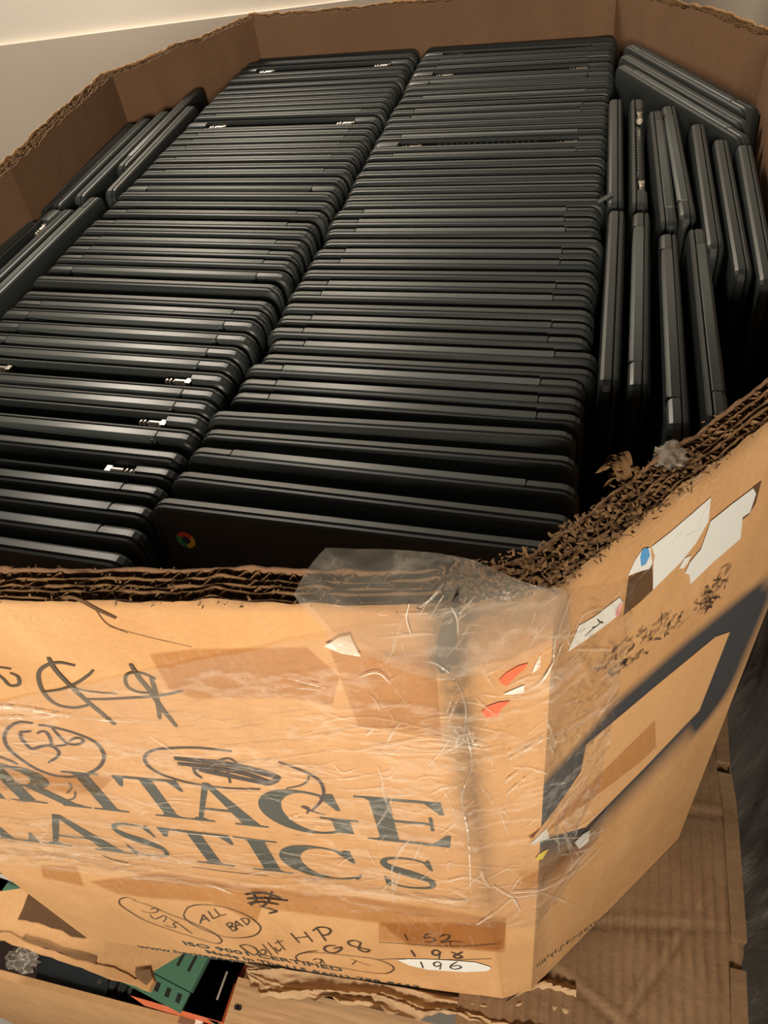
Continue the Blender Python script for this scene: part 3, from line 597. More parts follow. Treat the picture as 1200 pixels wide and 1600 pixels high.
writing('marker_tick', FRONT, [(3, [(483, 1208), (481, 1218), (470, 1226), (447, 1231)]), (3, [(108, 1222), (112, 1230), (105, 1238)]), (3, [(118, 1236), (116, 1246), (104, 1250)]), (6, [(-10, 1178), (12, 1186), (28, 1193)]), (5, [(-10, 1190), (14, 1197), (32, 1204)])], M['marker_grey'])
writing('marker_scribble', FRONT, [(6, [(383, 1396), (410, 1394), (440, 1402)]), (7, [(386, 1403), (415, 1402), (450, 1406)]), (6, [(388, 1410), (410, 1408), (436, 1412)]), (4, [(395, 1392), (400, 1405), (392, 1413)]), (4, [(425, 1392), (420, 1406), (410, 1416)]), (4, [(405, 1414), (425, 1420), (432, 1423), (420, 1426)])], M['marker'], 0.0012, label='dark marker scribble')
K, O = 3, (0, 1100)
writing('pen_number', FRONT, [(1.8, [(640, 918), (600, 905), (565, 912), (562, 935), (600, 965), (680, 1012), (800, 1057), (930, 1098), (1010, 1120), (1040, 1108), (1000, 1070), (900, 1022), (800, 985), (700, 942), (620, 918)]), (1.6, [(662, 965), (690, 975), (728, 975), (742, 965), (728, 955), (705, 960)]), (1.6, [(702, 985), (722, 1005), (745, 1000), (768, 990), (780, 1000), (765, 1020)]), (1.6, [(770, 1032), (800, 1045), (825, 1044), (812, 1028), (835, 1020)]), (1.6, [(790, 1000), (840, 1030), (880, 1060), (902, 1075)])], M['pen'], label='number 526 in a pen ring', k=K, o0=O)
writing('ringed_words', FRONT, [(2, [(860, 985), (885, 950), (950, 938), (1050, 950), (1150, 985), (1200, 1018), (1222, 1050), (1195, 1082), (1125, 1094), (1035, 1085), (930, 1045), (875, 1010), (860, 985)]),
  (2.2, [(938, 1028), (944, 1008), (952, 985)]), (2.2, [(952, 985), (966, 1000), (984, 1018)]), (2, [(944, 1012), (972, 1002)]), (2.2, [(975, 968), (1000, 1004)]), (2.2, [(1000, 1004), (1030, 992)]), (2.2, [(1004, 958), (1032, 990)]), (2.2, [(1032, 990), (1062, 984)]),
  (2.2, [(1060, 1030), (1092, 1062)]), (2.2, [(1060, 1030), (1082, 1022), (1090, 1032), (1076, 1044), (1098, 1042), (1112, 1054), (1092, 1062)]), (2.2, [(1104, 1056), (1104, 1034), (1106, 1014)]), (2.2, [(1106, 1014), (1124, 1030), (1142, 1042)]), (2, [(1104, 1040), (1126, 1032)]), (2.2, [(1128, 1004), (1158, 1034)]), (2.2, [(1128, 1004), (1158, 1004), (1168, 1018), (1158, 1034)])], M['pen'], label='words ALL BAD in a pen ring', k=K, o0=O)
K, O = 2.667, (170, 1360)
writing('pen_note', FRONT, [(3, [(758, 260), (795, 300)]), (3, [(815, 254), (850, 296)]), (3, [(778, 280), (832, 274)]), (3.4, [(868, 240), (905, 292)]), (3.4, [(850, 250), (872, 236), (905, 236), (925, 248), (915, 264), (890, 270)]),
  (3.4, [(948, 312), (915, 312), (898, 322), (908, 336), (940, 342), (965, 330), (968, 318), (938, 324)]), (3.4, [(1052, 300), (1025, 290), (998, 296), (1008, 310), (1045, 320), (1085, 330), (1070, 338), (1042, 326), (1048, 306), (1050, 298)]),
  (2.4, [(545, 312), (575, 335), (605, 352)]), (2.4, [(545, 312), (575, 308), (610, 322), (622, 342), (605, 352)]), (2, [(628, 335), (645, 328), (655, 340), (640, 350), (628, 338)]), (2.2, [(640, 305), (680, 352)]), (2.2, [(662, 298), (705, 346)]), (2, [(690, 318), (708, 335), (720, 322)]), (2.2, [(700, 288), (735, 330)]), (2, [(690, 302), (725, 292)]),
  (2, [(872, 332), (825, 338), (788, 350), (780, 364), (800, 378), (835, 378)]), (2, [(795, 345), (860, 340), (1000, 353), (1110, 368), (1175, 392), (1186, 412), (1150, 428), (1060, 420), (960, 402), (880, 386)]), (2, [(850, 372), (868, 366), (886, 374), (880, 384), (858, 380)]), (2, [(884, 366), (900, 386)]), (2, [(1010, 368), (1090, 396)]), (2, [(1032, 374), (1014, 390)])], M['pen'], label='pen note HP G8', k=K, o0=O)
K, O = 2.667, (350, 1380)
writing('pen_count', FRONT, [(2.6, [(752, 210), (766, 236)]), (2.6, [(838, 214), (860, 208)]), (2.6, [(838, 214), (834, 226), (860, 224), (880, 232), (866, 242), (836, 242)]), (2.6, [(896, 222), (922, 212), (940, 218), (930, 232), (904, 244), (950, 240), (995, 244)]), (2, [(940, 238), (944, 256)]), (2, [(645, 244), (750, 250), (900, 260), (1030, 258), (1155, 248)]),
  (4, [(780, 278), (797, 303)]), (3.2, [(900, 286), (884, 276), (868, 284), (876, 298), (896, 294), (902, 284)]), (3.2, [(900, 286), (896, 312)]), (3.2, [(945, 284), (975, 296), (992, 306), (970, 310), (958, 302), (982, 290), (994, 284)]), (1.8, [(640, 316), (740, 313), (870, 318), (1000, 316), (1115, 312)])], M['pen'], label='pen count 152 198', k=K, o0=O)
panel_poly('white_label', FRONT, [(O[0] + x / K, O[1] + y / K) for x, y in ((722, 316), (770, 312), (840, 313), (950, 318), (1050, 326), (1108, 344), (1112, 352), (1095, 363), (1000, 366), (850, 357), (770, 338))], M['paper'], 0.0011, 'long white paint patch behind a pen number')
writing('pen_number', FRONT, [(3, [(820, 322), (830, 348)]), (2.6, [(905, 330), (890, 322), (874, 330), (884, 342), (902, 336)]), (2.6, [(905, 330), (900, 354)]), (2.6, [(972, 322), (950, 334), (944, 346), (962, 353), (988, 346), (976, 337), (952, 341)])], M['pen'], 0.0016, 'pen number 196', K, O)
# clear tape and its darker stuck areas
for i, px in enumerate([[(234, 1021), (300, 1013), (480, 1010), (530, 1055), (520, 1100), (440, 1088), (304, 1090), (264, 1074)], [(63, 1350), (120, 1352), (132, 1384), (68, 1370)], [(140, 1376), (250, 1362), (420, 1390), (400, 1440), (330, 1408), (240, 1402), (185, 1396)],
        [(390, 1384), (560, 1400), (725, 1425), (792, 1440), (786, 1486), (640, 1476), (592, 1440), (470, 1425), (420, 1418)], [(592, 1440), (790, 1440), (790, 1485), (592, 1468)], [(0, 1196), (80, 1205), (180, 1212), (150, 1238), (0, 1232)], [(515, 1010), (680, 1020), (690, 1150), (560, 1130)]]):
    panel_poly('packing_tape', FRONT, px, M['tape'], 0.0013 + 0.0002 * i)
panel_poly('pale_patch', FRONT, [(508, 1002), (530, 988), (548, 984), (554, 998), (565, 1018), (535, 1013)], M['pale_haze'], 0.0036, 'arrow-shaped glare on the tape, painted pale')  # glare on the tape, put into a pale hazy patch
writing('torn_scratch', FRONT, [(9, [(98, 934), (112, 932), (128, 938), (150, 950), (165, 957), (182, 965)]), (2, [(150, 952), (168, 974), (200, 988)]), (1.2, [(170, 978), (230, 994), (300, 1010)])], M['card_dark'], 0.0006, 'brown scrape in the liner')
writing('crease', FRONT, [(3, [(160, 1336), (178, 1343), (200, 1348)]), (2, [(300, 1354), (360, 1362), (420, 1368)])], M['card_dark'], 0.0006)
# labels on the angled panel
K, O = 3, (800, 600)
def dg_poly(name, px, mat, off, label=None, k=3, o0=(800, 600), pt=None): return panel_poly(name, pt or DIAG, [(o0[0] + x / k, o0[1] + y / k) for x, y in px], mat, 0.0001 + off * 0.42, label)
dg_poly('torn_patch', [(545, 905), (655, 845), (660, 962), (600, 1020), (520, 1085)], M['card_dark'], 0.0006, 'dark torn strip of label backing')
dg_poly('torn_patch', [(1128, 480), (1168, 452), (1140, 560), (1108, 612), (1072, 640), (1075, 612)], M['card_dark'], 0.0006, 'dark torn strip of label backing')
dg_poly('white_label', [(650, 760), (740, 690), (928, 528), (922, 590), (916, 642), (860, 740), (790, 830), (656, 962), (658, 840), (664, 800)], M['paper'], 0.0016, 'torn white label, left of the pair')
dg_poly('white_label', [(925, 640), (1030, 556), (1125, 485), (1138, 512), (1110, 598), (1075, 622), (1066, 720), (1010, 770), (940, 830), (830, 936), (826, 890), (805, 884), (830, 830), (880, 770), (905, 700)], M['paper'], 0.0022, 'torn white label, right of the pair')
dg_poly('label_scrap', [(780, 862), (806, 815), (838, 800), (820, 838), (800, 862)], M['paper'], 0.0012)
dg_poly('label_scrap', [(540, 896), (575, 820), (612, 768), (646, 765), (654, 840), (640, 865), (610, 872)], M['paper'], 0.0012)
dg_poly('blue_mark', [(606, 772), (634, 764), (642, 800), (622, 842), (600, 850), (596, 810)], M['blue'], 0.0018)
dg_poly('white_label', [(258, 352), (285, 290), (310, 230), (380, 190), (500, 98), (520, 125), (490, 185), (420, 240), (350, 292)], M['paper'], 0.0014, 'white label with a pen letter and pink edge', o0=(800, 900))
dg_poly('pink_edge', [(500, 128), (518, 124), (494, 184), (478, 180), (488, 150)], M['pink'], 0.0019, o0=(800, 900))
writing('pen_letter', DIAG, [(2, [(335, 278), (372, 245), (420, 208)]), (2, [(395, 198), (404, 210), (422, 216)]), (2, [(368, 238), (392, 232)])], M['pen'], 0.0011, k=3, o0=(800, 900))
dg_poly('bare_patch', [(u, v) for u, v in BARE], M['card_bare'], 0.0008, 'clean bare cardboard left by a stencil', 1, (0, 0))
dg_poly('packing_tape', [(222, 1110), (668, 672), (672, 800), (600, 870), (150, 1210)], M['tape'], 0.0016, None, 3, (800, 900))
dg_poly('white_label', [(75, 1258), (160, 1178), (172, 1226)], M['paper'], 0.0021, 'small white torn corner below the bare patch', 3, (800, 900))
dg_poly('white_label', [(290, 1246), (330, 1205), (362, 1188), (355, 1242), (312, 1276)], M['paper'], 0.0021, 'small white tag at the edge of the spray paint', 3, (800, 900))
dg_poly('yellow_sticker', [(104, 1332), (120, 1302), (152, 1282), (168, 1276), (140, 1322)], M['yellow'], 0.0021, 'small yellow sticker', 3, (800, 900))
dg_poly('packing_tape', [(10, 1440), (250, 1300), (420, 1180), (400, 1230), (230, 1400), (60, 1470)], M['tape'], 0.0018, None, 3, (800, 900))
K, O = 5, (660, 840)
dg_poly('orange_sticker', [(595, 1102), (650, 1048), (740, 995), (824, 970), (800, 1010), (700, 1100), (655, 1150), (610, 1128)], M['orange_tag'], 0.0024, 'orange sticker, upper of the two', 5, (660, 840), BEVEL)
dg_poly('orange_sticker', [(458, 1352), (500, 1310), (590, 1276), (684, 1267), (610, 1330), (588, 1385), (500, 1397)], M['orange_tag'], 0.0024, 'orange sticker, lower of the two', 5, (660, 840), BEVEL)
dg_poly('white_label', [(620, 1216), (700, 1180), (792, 1142), (792, 1198), (700, 1218)], M['paper'], 0.0022, 'small white patch between orange stickers', 5, (660, 840), BEVEL)  # small plain white shape
dg_poly('pale_patch', [(850, 1045), (885, 960), (920, 895), (916, 1000), (880, 1030)], M['pale_haze'], 0.0030, None, 5, (660, 840), BEVEL)  # pale streak on the bevel
# black scribbles under the film
hs = MB()
for cl, n in (([(930, 1060), (950, 1022), (1000, 985), (1045, 962), (1075, 952), (1070, 970), (1020, 1000), (985, 1040)], 95), ([(1082, 948), (1095, 925), (1125, 900), (1138, 880), (1138, 905), (1118, 930), (1095, 955)], 55)):
    c_ = np.array(cl, float); lo_b, hi_b = c_.min(0), c_.max(0); k = 0
    while k < n:
        p = rng.uniform(lo_b, hi_b)
        if poly_field(p[None], cl)[0] > 5: continue
        k += 1; L_ = rng.uniform(5, 20); a = math.radians(rng.normal(-42, 16)); d = np.array([math.cos(a), math.sin(a)]) * L_
        stroke(hs, DIAG, [p - d / 2, p + rng.normal(0, 1.2, 2), p + d / 2], rng.uniform(0.9, 2.4), 0.0011)
ho = hs.build('black_scribble', M['marker']); ho['label'] = 'dense black pen scribbles'; under(ho)
# the row of tiny illegible print along the lower edge of the angled panel
ti = MB()
for i in range(64):
    t = i / 63; p = np.array([838, 1506]) * (1 - t) + np.array([968, 1412]) * t + rng.normal(0, 0.7, 2)
    stroke(ti, DIAG, [p, p + np.array([rng.uniform(0.5, 2.5), rng.uniform(2, 5)])], 1.3, 0.0006, False)
under(ti.build('small_print', M['ink']))

# ---------------------------------------------------------------- stretch film around the corner
def film_grid(name, rows, mat, na, nb, off, amp, label=None, seed=0, fold=1.0):
    """rows: list of (patch, left pixel edge pts top..bottom, right pixel edge pts) strips joined side by side"""
    V = []; cols = 0
    for (pt, Lp, Rp), n_ in zip(rows, na):
        Lq = np.array([pt.inv(*p) for p in Lp]); Rq = np.array([pt.inv(*p) for p in Rp])
        for i in range(n_ + (1 if pt is rows[-1][0] else 0)):
            t = i / n_
            for j_ in range(nb + 1):
                s_ = j_ / nb * (len(Lq) - 1); k0 = min(int(s_), len(Lq) - 2); f_ = s_ - k0
                l = Lq[k0] * (1 - f_) + Lq[k0 + 1] * f_; r = Rq[k0] * (1 - f_) + Rq[k0 + 1] * f_; ab = l * (1 - t) + r * t
                V.append((pt, ab))
            cols += 1
    X = np.arange(cols)[:, None] * np.ones(nb + 1)[None]; Y = np.ones(cols)[:, None] * np.arange(nb + 1)[None]
    hgt = 0
    for o_, (ang, per, am) in enumerate(((0.16, 5.5, 1.0), (-0.25, 8.0, 0.7), (0.5, 11.0, 0.5), (-0.9, 14, 0.35), (0.05, 3.0, 0.5))):
        q = Y * math.cos(ang) + X * math.sin(ang) * fold; base = 1 - np.abs(vnoise(q + 40 + 2.0 * vnoise(X, seed + 60 + o_, 9), seed + o_, per)); mod = 0.5 + 0.5 * vnoise(X * math.cos(ang) * 0.6 - Y * math.sin(ang) + 90, seed + 20 + o_, 17)
        hgt = hgt + am * base ** 5 * mod
    hgt = hgt.ravel(); pts = [pt.P(ab[0], ab[1], off + amp * h_) for (pt, ab), h_ in zip(V, hgt)]
    F = [(i * (nb + 1) + j_, i * (nb + 1) + j_ + 1, (i + 1) * (nb + 1) + j_ + 1, (i + 1) * (nb + 1) + j_) for i in range(cols - 1) for j_ in range(nb)]
    o = obj(name, pts, F, mat, None, 180)
    if label: o['label'] = label
    return under(o)
film_grid('stretch_film', [(FRONT, [(-40, 1098), (-40, 1200), (-40, 1298)], [(694, 940), (715, 1180), (738, 1415)]), (BEVEL, [(694, 940), (715, 1180), (738, 1415)], [(868, 925), (862, 1150), (838, 1400)]), (DIAG, [(868, 925), (862, 1150), (838, 1400)], [(985, 905), (960, 1090), (930, 1240)])], M['wrap'], (150, 60, 60), 130, 0.0020, 0.0048, 'clear stretch film wrapped around the corner', 3)
film_grid('stretch_film', [(FRONT, [(-40, 1290), (-40, 1330)], [(738, 1390), (745, 1440)]), (BEVEL, [(738, 1390), (745, 1440)], [(838, 1375), (832, 1450)]), (DIAG, [(838, 1375), (832, 1450)], [(945, 1255), (930, 1310)])], M['wrap'], (150, 30, 30), 26, 0.003, 0.007, 'rolled lower edge of the stretch film', 13)
# tight creases and folds of the film, their caught light painted as pale ribbons
M['gash'] = simple('torn_gash', (0.035, 0.028, 0.024), 0.8)
panel_poly('gash', FRONT, [(680, 1036), (683, 1000), (692, 968), (706, 938), (716, 926), (717, 960), (713, 1010), (704, 1046), (690, 1050)], M['gash'], 0.0011, 'dark gash at the corner fold')
M['crease'] = film('film_crease', (0.98, 0.97, 0.96), 0.36, 0.2, (1, 1, 1), 40, 0.10, 0.10, (0.95, 0.88, 0.76), 0.3, lim=0.1)
M['glint'] = film('film_glint', (1, 1, 1), 0.95, 0.9, (1, 1, 1), 20, 0.3, 0.06, (0.96, 0.93, 0.87), 0.2, lim=0.3)  # film glare put into a pale, nearly opaque colour
def which(x, y):
    e1 = np.interp(y, [930, 1560], [692, 785]); e2 = np.interp(y, [905, 1547], [870, 830]); return FRONT if x < e1 else (BEVEL if x < e2 else DIAG)
crs = MB(); gls = MB()
def crease_run(mb, px, wpx, off=0.0034):
    q = cr(px, 5); run = [q[0]]; pt = which(*q[0])
    for p in q[1:]:
        p2 = which(*p); run.append(p)
        if p2 is not pt:
            if len(run) > 2: stroke(mb, pt, run[:], wpx, off, False)
            run = [run[-2], p]; pt = p2
    if len(run) > 2: stroke(mb, pt, run, wpx, off, False, 0.8)
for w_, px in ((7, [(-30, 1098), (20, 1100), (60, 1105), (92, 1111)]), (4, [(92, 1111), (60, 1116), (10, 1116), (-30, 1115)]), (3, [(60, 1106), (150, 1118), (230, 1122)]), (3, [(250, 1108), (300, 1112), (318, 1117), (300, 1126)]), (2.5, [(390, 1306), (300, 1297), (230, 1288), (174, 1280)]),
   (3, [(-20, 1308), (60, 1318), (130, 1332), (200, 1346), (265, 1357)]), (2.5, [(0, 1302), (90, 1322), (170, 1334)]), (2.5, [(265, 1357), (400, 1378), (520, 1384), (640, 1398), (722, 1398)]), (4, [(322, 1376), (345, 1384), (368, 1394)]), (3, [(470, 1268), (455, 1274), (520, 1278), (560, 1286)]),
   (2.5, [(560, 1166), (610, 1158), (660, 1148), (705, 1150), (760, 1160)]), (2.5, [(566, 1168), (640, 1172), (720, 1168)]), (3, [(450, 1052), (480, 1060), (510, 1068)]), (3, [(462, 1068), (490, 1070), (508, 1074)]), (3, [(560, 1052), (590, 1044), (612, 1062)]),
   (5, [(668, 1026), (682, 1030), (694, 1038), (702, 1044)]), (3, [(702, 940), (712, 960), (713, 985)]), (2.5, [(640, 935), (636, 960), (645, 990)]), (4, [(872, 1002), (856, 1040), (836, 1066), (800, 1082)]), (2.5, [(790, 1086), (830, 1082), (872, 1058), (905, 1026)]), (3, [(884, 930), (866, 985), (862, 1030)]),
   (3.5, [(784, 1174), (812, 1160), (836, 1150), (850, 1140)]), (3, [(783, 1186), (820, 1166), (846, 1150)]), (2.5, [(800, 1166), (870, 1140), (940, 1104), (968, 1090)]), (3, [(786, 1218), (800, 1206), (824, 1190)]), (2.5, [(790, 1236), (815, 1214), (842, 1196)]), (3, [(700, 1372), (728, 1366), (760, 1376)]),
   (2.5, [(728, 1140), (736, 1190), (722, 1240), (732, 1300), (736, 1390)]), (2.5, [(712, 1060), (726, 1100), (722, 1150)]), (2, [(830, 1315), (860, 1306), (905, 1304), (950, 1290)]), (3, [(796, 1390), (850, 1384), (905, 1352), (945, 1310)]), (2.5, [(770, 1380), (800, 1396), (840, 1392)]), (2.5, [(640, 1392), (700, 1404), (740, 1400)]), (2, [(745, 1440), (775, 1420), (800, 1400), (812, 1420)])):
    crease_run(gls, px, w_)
rr = np.random.default_rng(21)
for _ in range(110):
    x = rr.uniform(0, 700); y = 1110 + rr.uniform(0, 1) * 270; L_ = rr.uniform(30, 150); a = math.radians(rr.normal(6, 7)); c_ = rr.normal(0, 3, 3)
    crease_run(crs, [(x, y + c_[0]), (x + L_ * .4 * math.cos(a), y + L_ * .4 * math.sin(a) + c_[1]), (x + L_ * math.cos(a), y + L_ * math.sin(a) + c_[2])], rr.uniform(1.6, 4.5), 0.0022)
for _ in range(150):
    x = rr.uniform(560, 900); y = rr.uniform(950, 1400); L_ = rr.uniform(12, 70); a = math.radians(rr.choice([rr.normal(-8, 15), rr.normal(75, 20), rr.normal(-50, 14)], p=[.4, .3, .3])); c_ = rr.normal(0, 3, 3)
    crease_run(crs, [(x, y + c_[0]), (x + L_ * .5 * math.cos(a) + c_[1], y + L_ * .5 * math.sin(a)), (x + L_ * math.cos(a), y + L_ * math.sin(a) + c_[2])], rr.uniform(1.8, 5.0), 0.0022)
for _ in range(40):
    t = rr.uniform(0, 1); x = 880 + 240 * t; y = 950 - 250 * t + rr.uniform(0, 90); L_ = rr.uniform(10, 50); a = math.radians(rr.normal(-50, 12))
    crease_run(crs, [(x, y), (x + L_ * .5 * math.cos(a) + rr.normal(0, 1.5), y + L_ * .5 * math.sin(a)), (x + L_ * math.cos(a), y + L_ * math.sin(a))], rr.uniform(1.2, 3.0), 0.0014)
cso = crs.build('film_crease', M['crease']); cso['kind'] = 'stuff'; under(cso)
gso = gls.build('fold_glint', M['glint']); gso['kind'] = 'stuff'; gso['label'] = 'folds of the clear film with their glints painted pale'; under(gso)
# the loose flap of clear film folded over the rim of the corner
fp = MB(); na, nb = 60, 34
topl = [(510, 855), (580, 856), (640, 858), (690, 864), (735, 872), (780, 892), (820, 910), (850, 922)]; midl = [(462, 915), (520, 935), (600, 945), (690, 948), (735, 940), (790, 925), (835, 915), (872, 912)]; botl = [(520, 985), (560, 1000), (620, 1030), (690, 1050), (740, 1040), (790, 1030), (830, 1010), (880, 985)]
def along(l, t):
    s_ = t * (len(l) - 1); k0 = min(int(s_), len(l) - 2); f_ = s_ - k0; return np.array(l[k0]) * (1 - f_) + np.array(l[k0 + 1]) * f_
vs = []
for i in range(na + 1):
    t = i / na; tp = on_z(*along(topl, t), 0.074 - 0.004 * t); mp = along(midl, t); bq = along(botl, t)
    pt = FRONT if mp[0] < 694 else (BEVEL if mp[0] < 868 else DIAG); pt2 = FRONT if bq[0] < 700 else (BEVEL if bq[0] < 866 else DIAG)
    m_ = pt.P(*pt.inv(*mp), 0.006); b2 = pt2.P(*pt2.inv(*bq), 0.006)
    for j_ in range(nb + 1):
        s_ = j_ / nb
        if s_ < 0.5: q = tp * (1 - 2 * s_) + m_ * 2 * s_ + np.array([0, 0, 0.003 * math.sin(math.pi * 2 * s_)])
        else: q = m_ * (2 - 2 * s_) + b2 * (2 * s_ - 1)
        wv = 0.0018 * (1 - abs(float(vnoise(i + 2.0 * j_ * 0.4 + 30, 71, 6)))) ** 3 + 0.0022 * (1 - abs(float(vnoise(i * 0.5 - j_ + 90, 72, 7)))) ** 4
        vs.append(q + np.array([0.1, -0.8, 0.6]) * wv)
fp.add(vs, [(i * (nb + 1) + j_, i * (nb + 1) + j_ + 1, (i + 1) * (nb + 1) + j_ + 1, (i + 1) * (nb + 1) + j_) for i in range(na) for j_ in range(nb)])
fo = fp.build('film_flap', M['flap'], None, 180); fo['label'] = 'hazy flap of clear film folded over the corner rim'; under(fo)
# crumpled bit of film on the rim of the angled panel
def crumple(name, c0, rad, mat, seed, squash=(1, 1, 1), n=2, rough=0.5):
    bm = bmesh.new(); bmesh.ops.create_icosphere(bm, subdivisions=n + 1, radius=1); r_ = np.random.default_rng(seed)
    for v in bm.verts:
        k_ = 1 - rough * r_.uniform(0, 1); v.co = Vector((v.co.x * rad * squash[0] * k_, v.co.y * rad * squash[1] * k_, v.co.z * rad * squash[2] * k_)) + Vector(c0)
    me = bpy.data.meshes.new(name); bm.to_mesh(me); bm.free(); me.materials.append(mat); o = bpy.data.objects.new(name, me); COL.objects.link(o); return o
cf = crumple('crumpled_film', on_z(1047, 714, 0.060), 0.012, M['flap'], 4, (1.0, 1.3, 0.7), 2); cf['label'] = 'crumpled clear film stuck on the rim'; under(cf)

# ---------------------------------------------------------------- what the box stands on
ZS = ZB
def flat(name, px, z, th, mat, parent=None, jag=0.0, seed=1):
    """a flat sheet with its outline given by what is seen of it, at height z, th thick"""
    P = [on_z(*p, z) for p in px]; pts = []
    r_ = np.random.default_rng(seed)
    for i in range(len(P)):
        a, c_ = P[i], P[(i + 1) % len(P)]; n_ = max(1, int(np.linalg.norm(c_ - a) / 0.012)) if jag else 1
        for k in range(n_): pts.append(a + (c_ - a) * k / n_ + np.array([*r_.normal(0, jag, 2), 0]))
    mb = MB(); mb.prism(pts, [p - np.array([0, 0, th]) for p in pts]); return mb.build(name, mat, parent)
# washboard sheet of corrugated cardboard at the right
sheet_o = empty('cardboard_sheet', 'flattened washboard-ribbed brown cardboard sheet under the box at right', 'cardboard', (0.45, 0.05, ZS - 0.008))
XL, XR, Y0, Y1 = 0.20, 0.556, -0.20, 0.52
nx, ny = 210, 120; vs = []
for j_ in range(ny + 1):
    for i in range(nx + 1):
        x = XL + (XR - XL) * i / nx; y = Y0 + (Y1 - Y0) * j_ / ny; x += (0.006 * float(vnoise(y, 88, 0.05)) + 0.003 * float(vnoise(y, 87, 0.012))) * (i / nx) ** 8
        amp = 0.0019 * (0.6 + 0.4 * float(vnoise(x + y * 3, 5, 0.06)))
        z = ZS - 0.003 + amp * math.sin(2 * math.pi * x / 0.0148) + 0.0018 * float(vnoise(x * 0.6 + y, 6, 0.09)) + 0.0012 * float(vnoise(y * 1.4 - x * 0.3, 7, 0.05))
        for (cx, cy, ang) in ((0.40, 0.045, 0.15), (0.44, -0.02, 1.0), (0.36, -0.05, -0.5), (0.47, 0.22, 0.05)):
            dd = (y - cy) * math.cos(ang) - (x - cx) * math.sin(ang); al = (x - cx) * math.cos(ang) + (y - cy) * math.sin(ang)
            z -= 0.0035 * math.exp(-(dd / 0.0045) ** 2) * math.exp(-(al / 0.12) ** 4) - 0.002 * math.exp(-((dd - 0.008) / 0.005) ** 2) * math.exp(-(al / 0.12) ** 4)
        if y > 0.0 and x < 0.50: z = min(z, ZS - 0.001)
        vs.append((x, y, z))
fs = [(j_ * (nx + 1) + i, j_ * (nx + 1) + i + 1, (j_ + 1) * (nx + 1) + i + 1, (j_ + 1) * (nx + 1) + i) for j_ in range(ny) for i in range(nx)]
so = obj('ribbed_face', vs, fs, M['kraft'], None, 180); local(so, sheet_o)
mb = MB(); mb.box((XL, Y0, ZS - 0.014), (XR - 0.004, Y1, ZS - 0.008)); local(mb.build('backing_liner', M['kraft']), sheet_o)
for i0, i1 in ((0, 12), (14, 27), (28, 40)):
    mb = MB()
    for i in range(i0, i1):
        y = Y0 + (Y1 - Y0) * i / 40; y2 = Y0 + (Y1 - Y0) * (i + 1) / 40; o1, o2 = 0.005 * float(vnoise(y, 88, 0.06)), 0.005 * float(vnoise(y2, 88, 0.06)); h1, h2 = (0.004 + 0.003 * float(vnoise(q, 93, 0.05)) for q in (y, y2))
        mb.prism([(XR - 0.016 + o1, y, ZS + h1), (XR + 0.004 + o1, y, ZS + h1 * .6), (XR + 0.004 + o2, y2, ZS + h2 * .6), (XR - 0.016 + o2, y2, ZS + h2)], [(XR - 0.014 + o1, y, ZS - 0.004), (XR + 0.003 + o1, y, ZS - 0.014), (XR + 0.003 + o2, y2, ZS - 0.014), (XR - 0.014 + o2, y2, ZS - 0.004)])
    fe = mb.build('folded_edge', M['kraft']); bmx = bmesh.new(); bmx.from_mesh(fe.data); bmesh.ops.remove_doubles(bmx, verts=bmx.verts, dist=1e-5); bmx.to_mesh(fe.data); bmx.free(); local(fe, sheet_o)
# crumpled brown paper between box and pallet
cp = MB(); na, nb = 90, 26; vs = []
upl = [(386, 1514), (430, 1514), (480, 1518), (560, 1530), (640, 1545), (700, 1556), (790, 1566), (850, 1530), (900, 1530)]; lol = [(388, 1532), (404, 1552), (440, 1562), (500, 1560), (560, 1569), (610, 1580), (645, 1592), (690, 1584), (760, 1602), (850, 1612), (900, 1618)]
for i in range(na + 1):
    t = i / na; a = on_z(*along(upl, t), ZS - 0.002); c_ = on_z(*along(lol, t), ZS - 0.004)
    for j_ in range(nb + 1):
        s_ = j_ / nb; q = a * (1 - s_) + c_ * s_; q = q + np.array([0, 0, 0.012 * (1 - abs(float(vnoise(i + j_ * 2.6 * (1 if i < 40 else -1) + 200, 44, 19)))) ** 3 + 0.006 * (1 - abs(float(vnoise(i * 0.6 - j_ * 1.7 + 90, 45, 9)))) ** 3 + 0.002 * float(vnoise(i * 1.1 + j_ * 0.7, 48, 3)) - 0.006])
        q[1] += 0.004 * float(vnoise(i, 46, 2)) * s_ ** 4
        vs.append(q)
cp.add(vs, [(i * (nb + 1) + j_, i * (nb + 1) + j_ + 1, (i + 1) * (nb + 1) + j_ + 1, (i + 1) * (nb + 1) + j_) for i in range(na) for j_ in range(nb)])
M['kraft_light'] = cardboard('kraft_light', (0.52, 0.36, 0.21), (0.36, 0.235, 0.13), bump=0.4)
cpo = cp.build('crumpled_cardboard', M['kraft_light'], None, 50); cpo['label'] = 'crumpled brown cardboard squashed out from under the box front'; cpo['category'] = 'cardboard'
